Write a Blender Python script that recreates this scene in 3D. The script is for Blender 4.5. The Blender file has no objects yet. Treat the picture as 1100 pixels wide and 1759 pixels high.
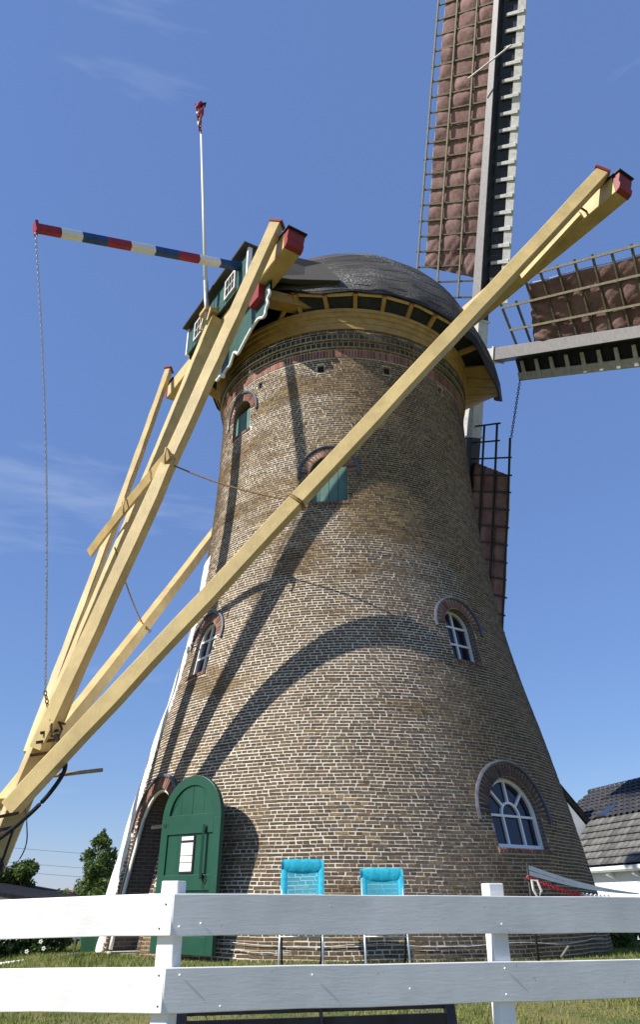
import bpy, bmesh, math, random
import numpy as np
from mathutils import Vector, Matrix

random.seed(7)
rng = np.random.default_rng(11)
R_ = math.radians
scene = bpy.context.scene
COL = scene.collection

# ------------------------------------------------------------------ camera
cam_d = bpy.data.cameras.new('camera')
cam = bpy.data.objects.new('camera', cam_d)
COL.objects.link(cam)
cam.location = (0, 0, 0.7)
cam.rotation_euler = (R_(90 + 27.3), 0, 0)
cam_d.sensor_fit = 'VERTICAL'
cam_d.sensor_height = 24.0
cam_d.lens = 24.0 * 1300 / 1759
cam_d.clip_end = 3000
cam_d.clip_start = 0.05
scene.camera = cam

# ------------------------------------------------------------------ sky, sun
SUN_T, SUN_E = R_(24.5), R_(39.5)
SUN = Vector((-math.cos(SUN_T) * math.cos(SUN_E), -math.sin(SUN_T) * math.cos(SUN_E), math.sin(SUN_E)))
world = bpy.data.worlds.new('World')
scene.world = world
world.use_nodes = True
wn, wl = world.node_tree.nodes, world.node_tree.links
wn.clear()
out = wn.new('ShaderNodeOutputWorld')
bg = wn.new('ShaderNodeBackground')
bg.inputs['Strength'].default_value = 0.116
sky = wn.new('ShaderNodeTexSky')
sky.sky_type = 'NISHITA'
sky.sun_disc = False
sky.sun_elevation = SUN_E
sky.sun_rotation = math.atan2(SUN.x, SUN.y)
sky.altitude = 0
sky.air_density = 1.0
sky.dust_density = 0.1
sky.ozone_density = 3.0
# thin cirrus wisps, spread over the whole sky
tc = wn.new('ShaderNodeTexCoord')
mp = wn.new('ShaderNodeMapping')
mp.inputs['Rotation'].default_value = (0.0, 0.35, 0.5)
mp.inputs['Scale'].default_value = (1.3, 2.0, 6.5)
mp.inputs['Location'].default_value = (1.038, 3.293, 4.218)
no = wn.new('ShaderNodeTexNoise')
no.inputs['Scale'].default_value = 1.5
no.inputs['Detail'].default_value = 9
no.inputs['Roughness'].default_value = 0.58
no.inputs['Distortion'].default_value = 0.35
rp = wn.new('ShaderNodeMapRange')
rp.inputs['From Min'].default_value = 0.625
rp.inputs['From Max'].default_value = 0.80
rp.inputs['To Max'].default_value = 0.20
mx = wn.new('ShaderNodeMix')
mx.data_type = 'RGBA'
mx.inputs[7].default_value = (5.5, 5.8, 6.6, 1)
wl.new(tc.outputs['Generated'], mp.inputs['Vector'])
wl.new(mp.outputs['Vector'], no.inputs['Vector'])
wl.new(no.outputs['Fac'], rp.inputs['Value'])
wl.new(rp.outputs['Result'], mx.inputs[0])
hs = wn.new('ShaderNodeHueSaturation')
hs.inputs['Saturation'].default_value = 1.12
wl.new(sky.outputs['Color'], hs.inputs['Color'])
ev = wn.new('ShaderNodeMix')                 # evens the zenith to horizon ramp towards clear summer blue
ev.data_type = 'RGBA'
ev.inputs[0].default_value = 0.62
ev.inputs[7].default_value = (0.98, 1.62, 3.7, 1)
wl.new(hs.outputs['Color'], ev.inputs[6])
wl.new(ev.outputs[2], mx.inputs[6])
wl.new(mx.outputs[2], bg.inputs['Color'])
wl.new(bg.outputs['Background'], out.inputs['Surface'])

sun_d = bpy.data.lights.new('sun', 'SUN')
sun_d.energy = 4.6
sun_d.angle = R_(0.53)
sun_d.color = (1.0, 0.94, 0.84)
sun_o = bpy.data.objects.new('sun', sun_d)
COL.objects.link(sun_o)
sun_o.location = SUN * 60
sun_o.rotation_euler = (-SUN).to_track_quat('-Z', 'Y').to_euler()

vs = scene.view_settings
vs.view_transform = 'Standard'
vs.look = 'None'
vs.exposure = 0.57
vs.gamma = 1.0
vs.use_curve_mapping = False

# ------------------------------------------------------------------ materials
def mat(name, col, rough=0.6, var=0.12, scale=6.0, bump=0.0, bscale=40.0, col2=None, stretch=None,
        spec=0.4, lo=0.35, hi=0.65, detail=6, metal=0.0, coat=0.0):
    m = bpy.data.materials.new(name)
    m.use_nodes = True
    n, l = m.node_tree.nodes, m.node_tree.links
    b = n['Principled BSDF']
    b.inputs['Roughness'].default_value = rough
    b.inputs['Specular IOR Level'].default_value = spec
    b.inputs['Metallic'].default_value = metal
    t = n.new('ShaderNodeTexCoord')
    mpp = n.new('ShaderNodeMapping')
    if stretch:
        mpp.inputs['Scale'].default_value = stretch
    l.new(t.outputs['Object'], mpp.inputs['Vector'])
    nz = n.new('ShaderNodeTexNoise')
    nz.inputs['Scale'].default_value = scale
    nz.inputs['Detail'].default_value = detail
    nz.inputs['Roughness'].default_value = 0.62
    l.new(mpp.outputs['Vector'], nz.inputs['Vector'])
    r = n.new('ShaderNodeValToRGB')
    c = Vector(col[:3])
    d = Vector(col2[:3]) if col2 else c * (1 - 2 * var)
    c1 = c if col2 else c * (1 + var)
    r.color_ramp.elements[0].position = lo
    r.color_ramp.elements[1].position = hi
    r.color_ramp.elements[0].color = (*d, 1)
    r.color_ramp.elements[1].color = (*c1, 1)
    l.new(nz.outputs['Fac'], r.inputs['Fac'])
    l.new(r.outputs['Color'], b.inputs['Base Color'])
    if bump:
        nb = n.new('ShaderNodeTexNoise')
        nb.inputs['Scale'].default_value = bscale
        nb.inputs['Detail'].default_value = 5
        l.new(mpp.outputs['Vector'], nb.inputs['Vector'])
        bp = n.new('ShaderNodeBump')
        bp.inputs['Strength'].default_value = bump
        bp.inputs['Distance'].default_value = 0.02
        l.new(nb.outputs['Fac'], bp.inputs['Height'])
        l.new(bp.outputs['Normal'], b.inputs['Normal'])
    return m

def brick_material(name):
    m = bpy.data.materials.new(name)
    m.use_nodes = True
    n, l = m.node_tree.nodes, m.node_tree.links
    b = n['Principled BSDF']
    b.inputs['Roughness'].default_value = 0.88
    b.inputs['Specular IOR Level'].default_value = 0.25
    a = n.new('ShaderNodeAttribute')
    a.attribute_name = 'tone'
    t = n.new('ShaderNodeTexCoord')
    g = n.new('ShaderNodeNewGeometry')
    nz = n.new('ShaderNodeTexNoise')
    nz.inputs['Scale'].default_value = 38
    nz.inputs['Detail'].default_value = 4
    l.new(g.outputs['Position'], nz.inputs['Vector'])
    mr = n.new('ShaderNodeMapRange')
    mr.inputs['From Min'].default_value = 0.3
    mr.inputs['From Max'].default_value = 0.7
    mr.inputs['To Min'].default_value = 0.72
    mr.inputs['To Max'].default_value = 1.3
    l.new(nz.outputs['Fac'], mr.inputs['Value'])
    nl = n.new('ShaderNodeTexNoise')            # broad staining
    nl.inputs['Scale'].default_value = 0.9
    nl.inputs['Detail'].default_value = 7
    l.new(g.outputs['Position'], nl.inputs['Vector'])
    ml = n.new('ShaderNodeMapRange')
    ml.inputs['From Min'].default_value = 0.35
    ml.inputs['From Max'].default_value = 0.65
    ml.inputs['To Min'].default_value = 0.84
    ml.inputs['To Max'].default_value = 1.14
    l.new(nl.outputs['Fac'], ml.inputs['Value'])
    mu = n.new('ShaderNodeMath')
    mu.operation = 'MULTIPLY'
    l.new(mr.outputs['Result'], mu.inputs[0])
    l.new(ml.outputs['Result'], mu.inputs[1])
    vm = n.new('ShaderNodeVectorMath')
    vm.operation = 'SCALE'
    l.new(a.outputs['Color'], vm.inputs[0])
    l.new(mu.outputs['Value'], vm.inputs['Scale'])
    nb2 = n.new('ShaderNodeTexNoise')           # lime bloom and smeared repairs
    nb2.inputs['Scale'].default_value = 1.1
    nb2.inputs['Detail'].default_value = 9
    nb2.inputs['Roughness'].default_value = 0.7
    l.new(g.outputs['Position'], nb2.inputs['Vector'])
    mb2 = n.new('ShaderNodeMapRange')
    mb2.inputs['From Min'].default_value = 0.60
    mb2.inputs['From Max'].default_value = 0.74
    mb2.inputs['To Max'].default_value = 0.35
    l.new(nb2.outputs['Fac'], mb2.inputs['Value'])
    xb = n.new('ShaderNodeMix'); xb.data_type = 'RGBA'
    xb.inputs[7].default_value = (0.40, 0.35, 0.27, 1)
    l.new(mb2.outputs['Result'], xb.inputs[0])
    l.new(vm.outputs['Vector'], xb.inputs[6])
    l.new(xb.outputs[2], b.inputs['Base Color'])
    bp = n.new('ShaderNodeBump')
    bp.inputs['Strength'].default_value = 0.5
    bp.inputs['Distance'].default_value = 0.006
    nb = n.new('ShaderNodeTexNoise')
    nb.inputs['Scale'].default_value = 90
    l.new(g.outputs['Position'], nb.inputs['Vector'])
    l.new(nb.outputs['Fac'], bp.inputs['Height'])
    l.new(bp.outputs['Normal'], b.inputs['Normal'])
    return m

def weathered(name, col, rough, dirt, grain=(1, 1, 1), amount=0.5, speck=None, bump=0.15, spec=0.4):
    m = mat(name, col, rough, var=0.07, scale=2.5, spec=spec)
    n, l = m.node_tree.nodes, m.node_tree.links
    b = n['Principled BSDF']
    src = b.inputs['Base Color'].links[0].from_socket
    t = n.new('ShaderNodeTexCoord')
    mp_ = n.new('ShaderNodeMapping')
    mp_.inputs['Scale'].default_value = grain
    l.new(t.outputs['Object'], mp_.inputs['Vector'])
    def layer(scale, lo, hi, top, colr, vec, src, detail=8):
        nz = n.new('ShaderNodeTexNoise')
        nz.inputs['Scale'].default_value = scale
        nz.inputs['Detail'].default_value = detail
        nz.inputs['Roughness'].default_value = 0.7
        l.new(vec, nz.inputs['Vector'])
        r = n.new('ShaderNodeMapRange')
        r.inputs['From Min'].default_value = lo
        r.inputs['From Max'].default_value = hi
        r.inputs['To Max'].default_value = top
        l.new(nz.outputs['Fac'], r.inputs['Value'])
        x = n.new('ShaderNodeMix'); x.data_type = 'RGBA'
        x.inputs[7].default_value = (*colr, 1)
        l.new(r.outputs['Result'], x.inputs[0]); l.new(src, x.inputs[6])
        return x.outputs[2], nz
    src, n1 = layer(1.7, .45, .75, amount, dirt, t.outputs['Object'], src)
    src, n2 = layer(9.0, .55, .78, amount * .8, dirt, mp_.outputs['Vector'], src)
    if speck:
        src, n3 = layer(34.0, .69, .73, .85, speck, t.outputs['Object'], src, 3)
    l.new(src, b.inputs['Base Color'])
    bp = n.new('ShaderNodeBump')
    bp.inputs['Strength'].default_value = bump
    bp.inputs['Distance'].default_value = 0.01
    l.new(n2.outputs['Fac'], bp.inputs['Height'])
    l.new(bp.outputs['Normal'], b.inputs['Normal'])
    return m
M = {}
M['brick'] = brick_material('brick')
def mortar_material():
    m = mat('mortar', (0.68, 0.63, 0.54), 0.92, scale=0.8, col2=(0.34, 0.265, 0.165), lo=0.40, hi=0.49, bump=0.3, bscale=60, stretch=(.45, .45, 1.5))
    n, l = m.node_tree.nodes, m.node_tree.links
    b = n['Principled BSDF']
    src = b.inputs['Base Color'].links[0].from_socket
    t = n.new('ShaderNodeTexCoord')
    sp = n.new('ShaderNodeSeparateXYZ')
    l.new(t.outputs['Object'], sp.inputs[0])
    nz = n.new('ShaderNodeTexNoise')
    nz.inputs['Scale'].default_value = 0.8
    nz.inputs['Detail'].default_value = 5
    l.new(t.outputs['Object'], nz.inputs['Vector'])
    zc = n.new('ShaderNodeMapRange')           # the upper storeys were never repointed on the right
    zc.inputs['From Min'].default_value = 6.2
    zc.inputs['From Max'].default_value = 7.6
    zc.inputs['To Max'].default_value = 1.9
    l.new(sp.outputs['Z'], zc.inputs['Value'])
    a = n.new('ShaderNodeMath'); a.operation = 'ADD'
    l.new(sp.outputs['X'], a.inputs[0]); l.new(zc.outputs['Result'], a.inputs[1])
    a2 = n.new('ShaderNodeMath'); a2.operation = 'MULTIPLY_ADD'
    a2.inputs[1].default_value = 2.6
    l.new(nz.outputs['Fac'], a2.inputs[0]); l.new(a.outputs['Value'], a2.inputs[2])
    mr = n.new('ShaderNodeMapRange')
    mr.inputs['From Min'].default_value = 3.0
    mr.inputs['From Max'].default_value = 4.0
    mr.inputs['To Max'].default_value = 0.92
    l.new(a2.outputs['Value'], mr.inputs['Value'])
    mx_ = n.new('ShaderNodeMix'); mx_.data_type = 'RGBA'
    mx_.inputs[7].default_value = (0.42, 0.325, 0.195, 1)
    l.new(mr.outputs['Result'], mx_.inputs[0]); l.new(src, mx_.inputs[6])
    l.new(mx_.outputs[2], b.inputs['Base Color'])
    return m
M['mortar'] = mortar_material()
M['plaster'] = mat('whitewash', (0.80, 0.78, 0.72), 0.85, scale=3, col2=(0.62, 0.58, 0.50), lo=0.3, hi=0.5, bump=0.3, bscale=12)
M['yellow'] = weathered('ochre_paint', (0.60, 0.455, 0.20), 0.5, (0.30, 0.215, 0.10), (4, 4, .7), .55, (0.14, 0.10, 0.06), .4)
M['yellow_b'] = weathered('ochre_paint_weathered', (0.52, 0.37, 0.14), 0.55, (0.24, 0.17, 0.08), (3, 3, 3), .7, (0.14, 0.10, 0.06), .3)
M['cream'] = mat('cream_paint', (0.70, 0.60, 0.36), 0.5, var=0.08, scale=3)
M['ringyel'] = mat('ochre_cornice_paint', (0.42, 0.27, 0.08), 0.55, scale=5, col2=(0.30, 0.18, 0.05), lo=0.3, hi=0.6)
M['red'] = weathered('red_paint', (0.26, 0.025, 0.03), 0.5, (0.12, 0.02, 0.02), (3, 3, 3), .6, None, .15)
M['white'] = mat('white_paint', (0.82, 0.82, 0.82), 0.42, scale=14, col2=(0.76, 0.76, 0.76), lo=0.3, hi=0.5, bump=0.16, bscale=35)
M['fwhite'] = weathered('fence_white_paint', (0.82, 0.82, 0.82), 0.45, (0.50, 0.51, 0.46), (1.2, 1.2, 9), .35, (0.45, 0.42, 0.36), .12)
M['owhite'] = mat('old_white_paint', (0.62, 0.62, 0.60), 0.55, scale=8, col2=(0.42, 0.42, 0.40), lo=0.3, hi=0.55)
M['blue'] = mat('blue_paint', (0.02, 0.07, 0.22), 0.45, var=0.12, scale=8)
M['stripe_red'] = mat('stripe_red_paint', (0.32, 0.025, 0.05), 0.45, var=0.12, scale=8)
M['green'] = weathered('door_green_paint', (0.012, 0.072, 0.042), 0.36, (0.030, 0.085, 0.060), (5, 5, .8), .5, (0.08, 0.12, 0.10), .2)
M['gabgreen'] = mat('gable_green_paint', (0.022, 0.085, 0.075), 0.5, var=0.15, scale=6)
M['shutter'] = weathered('shutter_teal_paint', (0.10, 0.20, 0.165), 0.6, (0.045, 0.10, 0.085), (6, 6, .8), .6, (0.22, 0.28, 0.25), .3)
M['felt'] = None
M['dark'] = mat('dark_tar_paint', (0.016, 0.018, 0.024), 0.6, var=0.3, scale=6)
M['stock'] = mat('grey_steel_paint', (0.27, 0.26, 0.265), 0.5, scale=7, col2=(0.20, 0.195, 0.20), lo=0.3, hi=0.6, stretch=(3, 3, 0.6), bump=0.1)
M['navy'] = mat('dark_board_and_shade_paint', (0.018, 0.022, 0.030), 0.45, var=0.25, scale=7)  # wind board paint; also carries the lower sail's shade on its other parts
M['lath'] = mat('weathered_lath_wood', (0.21, 0.19, 0.125), 0.75, scale=18, col2=(0.11, 0.10, 0.065), lo=0.35, hi=0.65, bump=0.3)
M['lathshade'] = mat('painted_shade_lath', (0.045, 0.04, 0.035), 0.75, var=0.3, scale=18)  # darker copy of the lath wood; lower sail's shade put into colour
M['cloth'] = mat('brown_sailcloth', (0.32, 0.205, 0.185), 0.92, scale=1.6, col2=(0.20, 0.118, 0.108), lo=0.35, hi=0.62, bump=0.7, bscale=11, spec=0.15)
M['iron'] = mat('black_iron', (0.03, 0.028, 0.027), 0.55, var=0.3, scale=20)
M['rust'] = mat('rusty_iron', (0.10, 0.055, 0.035), 0.8, var=0.3, scale=20)
M['steel'] = mat('galvanised_steel', (0.42, 0.42, 0.43), 0.4, var=0.15, scale=20, metal=0.7)
M['lead'] = mat('lead_flashing', (0.115, 0.12, 0.145), 0.45, scale=12, col2=(0.06, 0.064, 0.08), lo=0.3, hi=0.6)
M['rope'] = mat('black_rope', (0.03, 0.03, 0.04), 0.9, var=0.5, scale=60, bump=1.0, bscale=80)
M['hemp'] = mat('tan_rope', (0.30, 0.19, 0.09), 0.9, var=0.3, scale=50)
M['bluecord'] = mat('blue_grey_cord', (0.12, 0.15, 0.25), 0.8, var=0.2, scale=50)
M['wood'] = mat('pale_peg_wood', (0.42, 0.31, 0.19), 0.7, var=0.2, scale=18)
M['turq'] = mat('turquoise_fabric', (0.018, 0.40, 0.56), 0.75, var=0.1, scale=18, bump=0.2, bscale=30)
M['alu'] = mat('aluminium_tube', (0.62, 0.64, 0.68), 0.35, var=0.08, scale=20, metal=0.6)
M['bench'] = mat('black_bench_paint', (0.012, 0.013, 0.022), 0.4, var=0.3, scale=10)
M['paper'] = mat('white_paper', (0.82, 0.82, 0.80), 0.8, var=0.02)
M['black'] = mat('black_plastic', (0.015, 0.015, 0.02), 0.5, var=0.1)
M['interior'] = mat('dark_interior', (0.02, 0.018, 0.016), 0.9, var=0.2)
M['render_wall'] = mat('white_rendered_wall', (0.74, 0.77, 0.80), 0.85, scale=2, col2=(0.66, 0.69, 0.72), lo=0.3, hi=0.55, bump=0.15, bscale=30)
M['tile_dark'] = mat('dark_glazed_tile', (0.030, 0.032, 0.045), 0.42, var=0.35, scale=6)
M['tile_grey'] = mat('light_grey_tile', (0.25, 0.235, 0.21), 0.7, scale=3.5, col2=(0.15, 0.14, 0.125), lo=0.35, hi=0.65)
M['tile_red'] = mat('red_roof_tile', (0.28, 0.085, 0.05), 0.7, var=0.25, scale=9)
M['roofslate'] = mat('dark_slate_roof', (0.022, 0.023, 0.027), 0.9, var=0.3, scale=5, spec=0.1)
M['plasticgreen'] = mat('dark_green_plastic', (0.02, 0.09, 0.045), 0.5, var=0.1)
M['pinktext'] = mat('pink_label', (0.55, 0.10, 0.16), 0.6, var=0.05)
M['teal'] = mat('teal_threshold_paint', (0.02, 0.15, 0.15), 0.5, var=0.15)
M['bark'] = mat('bark', (0.09, 0.065, 0.045), 0.9, var=0.3, scale=14, bump=0.5)
M['redplastic'] = mat('red_plastic_chain', (0.62, 0.03, 0.05), 0.4, var=0.05)
M['whiteplastic'] = mat('white_plastic_chain', (0.75, 0.75, 0.74), 0.4, var=0.05)
M['flagred'] = mat('flag_red', (0.50, 0.05, 0.08), 0.8, var=0.15, scale=14)
M['flagwhite'] = mat('flag_white', (0.78, 0.74, 0.74), 0.8, var=0.05)
M['flagblue'] = mat('flag_blue', (0.02, 0.03, 0.10), 0.8, var=0.1)

def felt_material():
    m = bpy.data.materials.new('roofing_felt')
    m.use_nodes = True
    n, l = m.node_tree.nodes, m.node_tree.links
    b = n['Principled BSDF']
    b.inputs['Roughness'].default_value = 0.85
    b.inputs['Specular IOR Level'].default_value = 0.15
    uv = n.new('ShaderNodeUVMap')
    uv.uv_map = 'UVMap'
    mp1 = n.new('ShaderNodeMapping')
    mp1.inputs['Scale'].default_value = (1.1, 14, 1)
    l.new(uv.outputs['UV'], mp1.inputs['Vector'])
    n1 = n.new('ShaderNodeTexNoise')
    n1.inputs['Scale'].default_value = 3
    n1.inputs['Detail'].default_value = 8
    l.new(mp1.outputs['Vector'], n1.inputs['Vector'])
    r1 = n.new('ShaderNodeValToRGB')
    r1.color_ramp.elements[0].position = 0.3
    r1.color_ramp.elements[0].color = (0.036, 0.034, 0.032, 1)
    r1.color_ramp.elements[1].position = 0.75
    r1.color_ramp.elements[1].color = (0.105, 0.100, 0.094, 1)
    l.new(n1.outputs['Fac'], r1.inputs['Fac'])
    # pale flaking specks along the strips
    n2 = n.new('ShaderNodeTexNoise')
    n2.inputs['Scale'].default_value = 22
    n2.inputs['Detail'].default_value = 3
    mp2 = n.new('ShaderNodeMapping')
    mp2.inputs['Scale'].default_value = (3.0, 9.0, 1)
    l.new(uv.outputs['UV'], mp2.inputs['Vector'])
    l.new(mp2.outputs['Vector'], n2.inputs['Vector'])
    n3 = n.new('ShaderNodeTexNoise')
    n3.inputs['Scale'].default_value = 2.2
    n3.inputs['Detail'].default_value = 3
    l.new(uv.outputs['UV'], n3.inputs['Vector'])
    ad = n.new('ShaderNodeMath')
    ad.operation = 'MULTIPLY_ADD'
    ad.inputs[1].default_value = 0.55
    l.new(n3.outputs['Fac'], ad.inputs[0])
    l.new(n2.outputs['Fac'], ad.inputs[2])
    r2 = n.new('ShaderNodeMapRange')
    r2.inputs['From Min'].default_value = 0.88
    r2.inputs['From Max'].default_value = 0.93
    l.new(ad.outputs['Value'], r2.inputs['Value'])
    mxx = n.new('ShaderNodeMix')
    mxx.data_type = 'RGBA'
    mxx.inputs[7].default_value = (0.42, 0.43, 0.44, 1)
    l.new(r2.outputs['Result'], mxx.inputs[0])
    sx = n.new('ShaderNodeSeparateXYZ'); l.new(uv.outputs['UV'], sx.inputs[0])
    fl = n.new('ShaderNodeMath'); fl.operation = 'MULTIPLY_ADD'; fl.inputs[1].default_value = 9 / 1.3; fl.inputs[2].default_value = 0.0
    l.new(sx.outputs['Y'], fl.inputs[0])
    fr = n.new('ShaderNodeMath'); fr.operation = 'FLOOR'; l.new(fl.outputs['Value'], fr.inputs[0])
    wnz = n.new('ShaderNodeTexWhiteNoise'); wnz.noise_dimensions = '1D'; l.new(fr.outputs['Value'], wnz.inputs['W'])
    mrw = n.new('ShaderNodeMapRange'); mrw.inputs['To Min'].default_value = .75; mrw.inputs['To Max'].default_value = 1.3
    l.new(wnz.outputs['Value'], mrw.inputs['Value'])
    vs2_ = n.new('ShaderNodeVectorMath'); vs2_.operation = 'SCALE'
    l.new(r1.outputs['Color'], vs2_.inputs[0]); l.new(mrw.outputs['Result'], vs2_.inputs['Scale'])
    l.new(vs2_.outputs['Vector'], mxx.inputs[6])
    l.new(mxx.outputs[2], b.inputs['Base Color'])
    bp = n.new('ShaderNodeBump')
    bp.inputs['Strength'].default_value = 0.12
    bp.inputs['Distance'].default_value = 0.02
    l.new(n1.outputs['Fac'], bp.inputs['Height'])
    l.new(bp.outputs['Normal'], b.inputs['Normal'])
    return m
M['felt'] = felt_material()

def glass_material(name, tint):
    m = bpy.data.materials.new(name)
    m.use_nodes = True
    b = m.node_tree.nodes['Principled BSDF']
    n, l = m.node_tree.nodes, m.node_tree.links
    nz = n.new('ShaderNodeTexNoise')
    nz.inputs['Scale'].default_value = 1.5
    bp = n.new('ShaderNodeBump')
    bp.inputs['Strength'].default_value = 0.06
    l.new(nz.outputs['Fac'], bp.inputs['Height'])
    l.new(bp.outputs['Normal'], b.inputs['Normal'])
    b.inputs['Base Color'].default_value = (*tint, 1)
    b.inputs['Roughness'].default_value = 0.05
    b.inputs['Specular IOR Level'].default_value = 0.6
    return m
M['glass'] = glass_material('window_glass', (0.010, 0.012, 0.022))

def mesh_fabric():
    m = bpy.data.materials.new('turquoise_mesh_fabric')
    m.use_nodes = True
    n, l = m.node_tree.nodes, m.node_tree.links
    b = n['Principled BSDF']
    b.inputs['Base Color'].default_value = (0.02, 0.42, 0.58, 1)
    b.inputs['Roughness'].default_value = 0.8
    tr = n.new('ShaderNodeBsdfTransparent')
    tr.inputs['Color'].default_value = (0.85, 0.97, 1.0, 1)
    mixs = n.new('ShaderNodeMixShader')
    mixs.inputs[0].default_value = 0.55
    l.new(tr.outputs['BSDF'], mixs.inputs[1])
    l.new(b.outputs['BSDF'], mixs.inputs[2])
    l.new(mixs.outputs['Shader'], n['Material Output'].inputs['Surface'])
    nz = n.new('ShaderNodeTexNoise')
    nz.inputs['Scale'].default_value = 20
    mr = n.new('ShaderNodeMapRange')
    mr.inputs['To Min'].default_value = 0.48
    mr.inputs['To Max'].default_value = 0.66
    l.new(nz.outputs['Fac'], mr.inputs['Value'])
    l.new(mr.outputs['Result'], mixs.inputs[0])
    return m
M['turqmesh'] = mesh_fabric()

def leaf_material(name, a, b2):
    m = bpy.data.materials.new(name)
    m.use_nodes = True
    n, l = m.node_tree.nodes, m.node_tree.links
    b = n['Principled BSDF']
    b.inputs['Roughness'].default_value = 0.55
    b.inputs['Specular IOR Level'].default_value = 0.3
    g = n.new('ShaderNodeNewGeometry')
    nz = n.new('ShaderNodeTexNoise')
    nz.inputs['Scale'].default_value = 2.5
    l.new(g.outputs['Position'], nz.inputs['Vector'])
    ad = n.new('ShaderNodeMath')
    ad.operation = 'MULTIPLY_ADD'
    ad.inputs[1].default_value = 0.35
    l.new(g.outputs['Random Per Island'], ad.inputs[0])
    l.new(nz.outputs['Fac'], ad.inputs[2])
    r = n.new('ShaderNodeValToRGB')
    r.color_ramp.elements[0].position = 0.4
    r.color_ramp.elements[1].position = 0.9
    r.color_ramp.elements[0].color = (*a, 1)
    r.color_ramp.elements[1].color = (*b2, 1)
    l.new(ad.outputs['Value'], r.inputs['Fac'])
    l.new(r.outputs['Color'], b.inputs['Base Color'])
    tl = n.new('ShaderNodeBsdfTranslucent')
    l.new(r.outputs['Color'], tl.inputs['Color'])
    ms = n.new('ShaderNodeMixShader')
    ms.inputs[0].default_value = 0.3
    l.new(b.outputs['BSDF'], ms.inputs[1])
    l.new(tl.outputs['BSDF'], ms.inputs[2])
    l.new(ms.outputs['Shader'], n['Material Output'].inputs['Surface'])
    return m
M['leaf'] = leaf_material('leaf_green', (0.05, 0.10, 0.022), (0.16, 0.22, 0.05))
M['leaf2'] = leaf_material('leaf_dark_green', (0.03, 0.07, 0.018), (0.10, 0.17, 0.045))
M['grass'] = leaf_material('grass_blade', (0.09, 0.16, 0.026), (0.31, 0.31, 0.09))
M['flower'] = mat('white_flower', (0.8, 0.8, 0.76), 0.7, var=0.03)

def ground_material():
    m = mat('grass_ground', (0.20, 0.17, 0.065), 0.95, scale=1.3, col2=(0.085, 0.105, 0.026), lo=0.35, hi=0.62, bump=0.9, bscale=25)
    return m
M['ground'] = ground_material()

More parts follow.
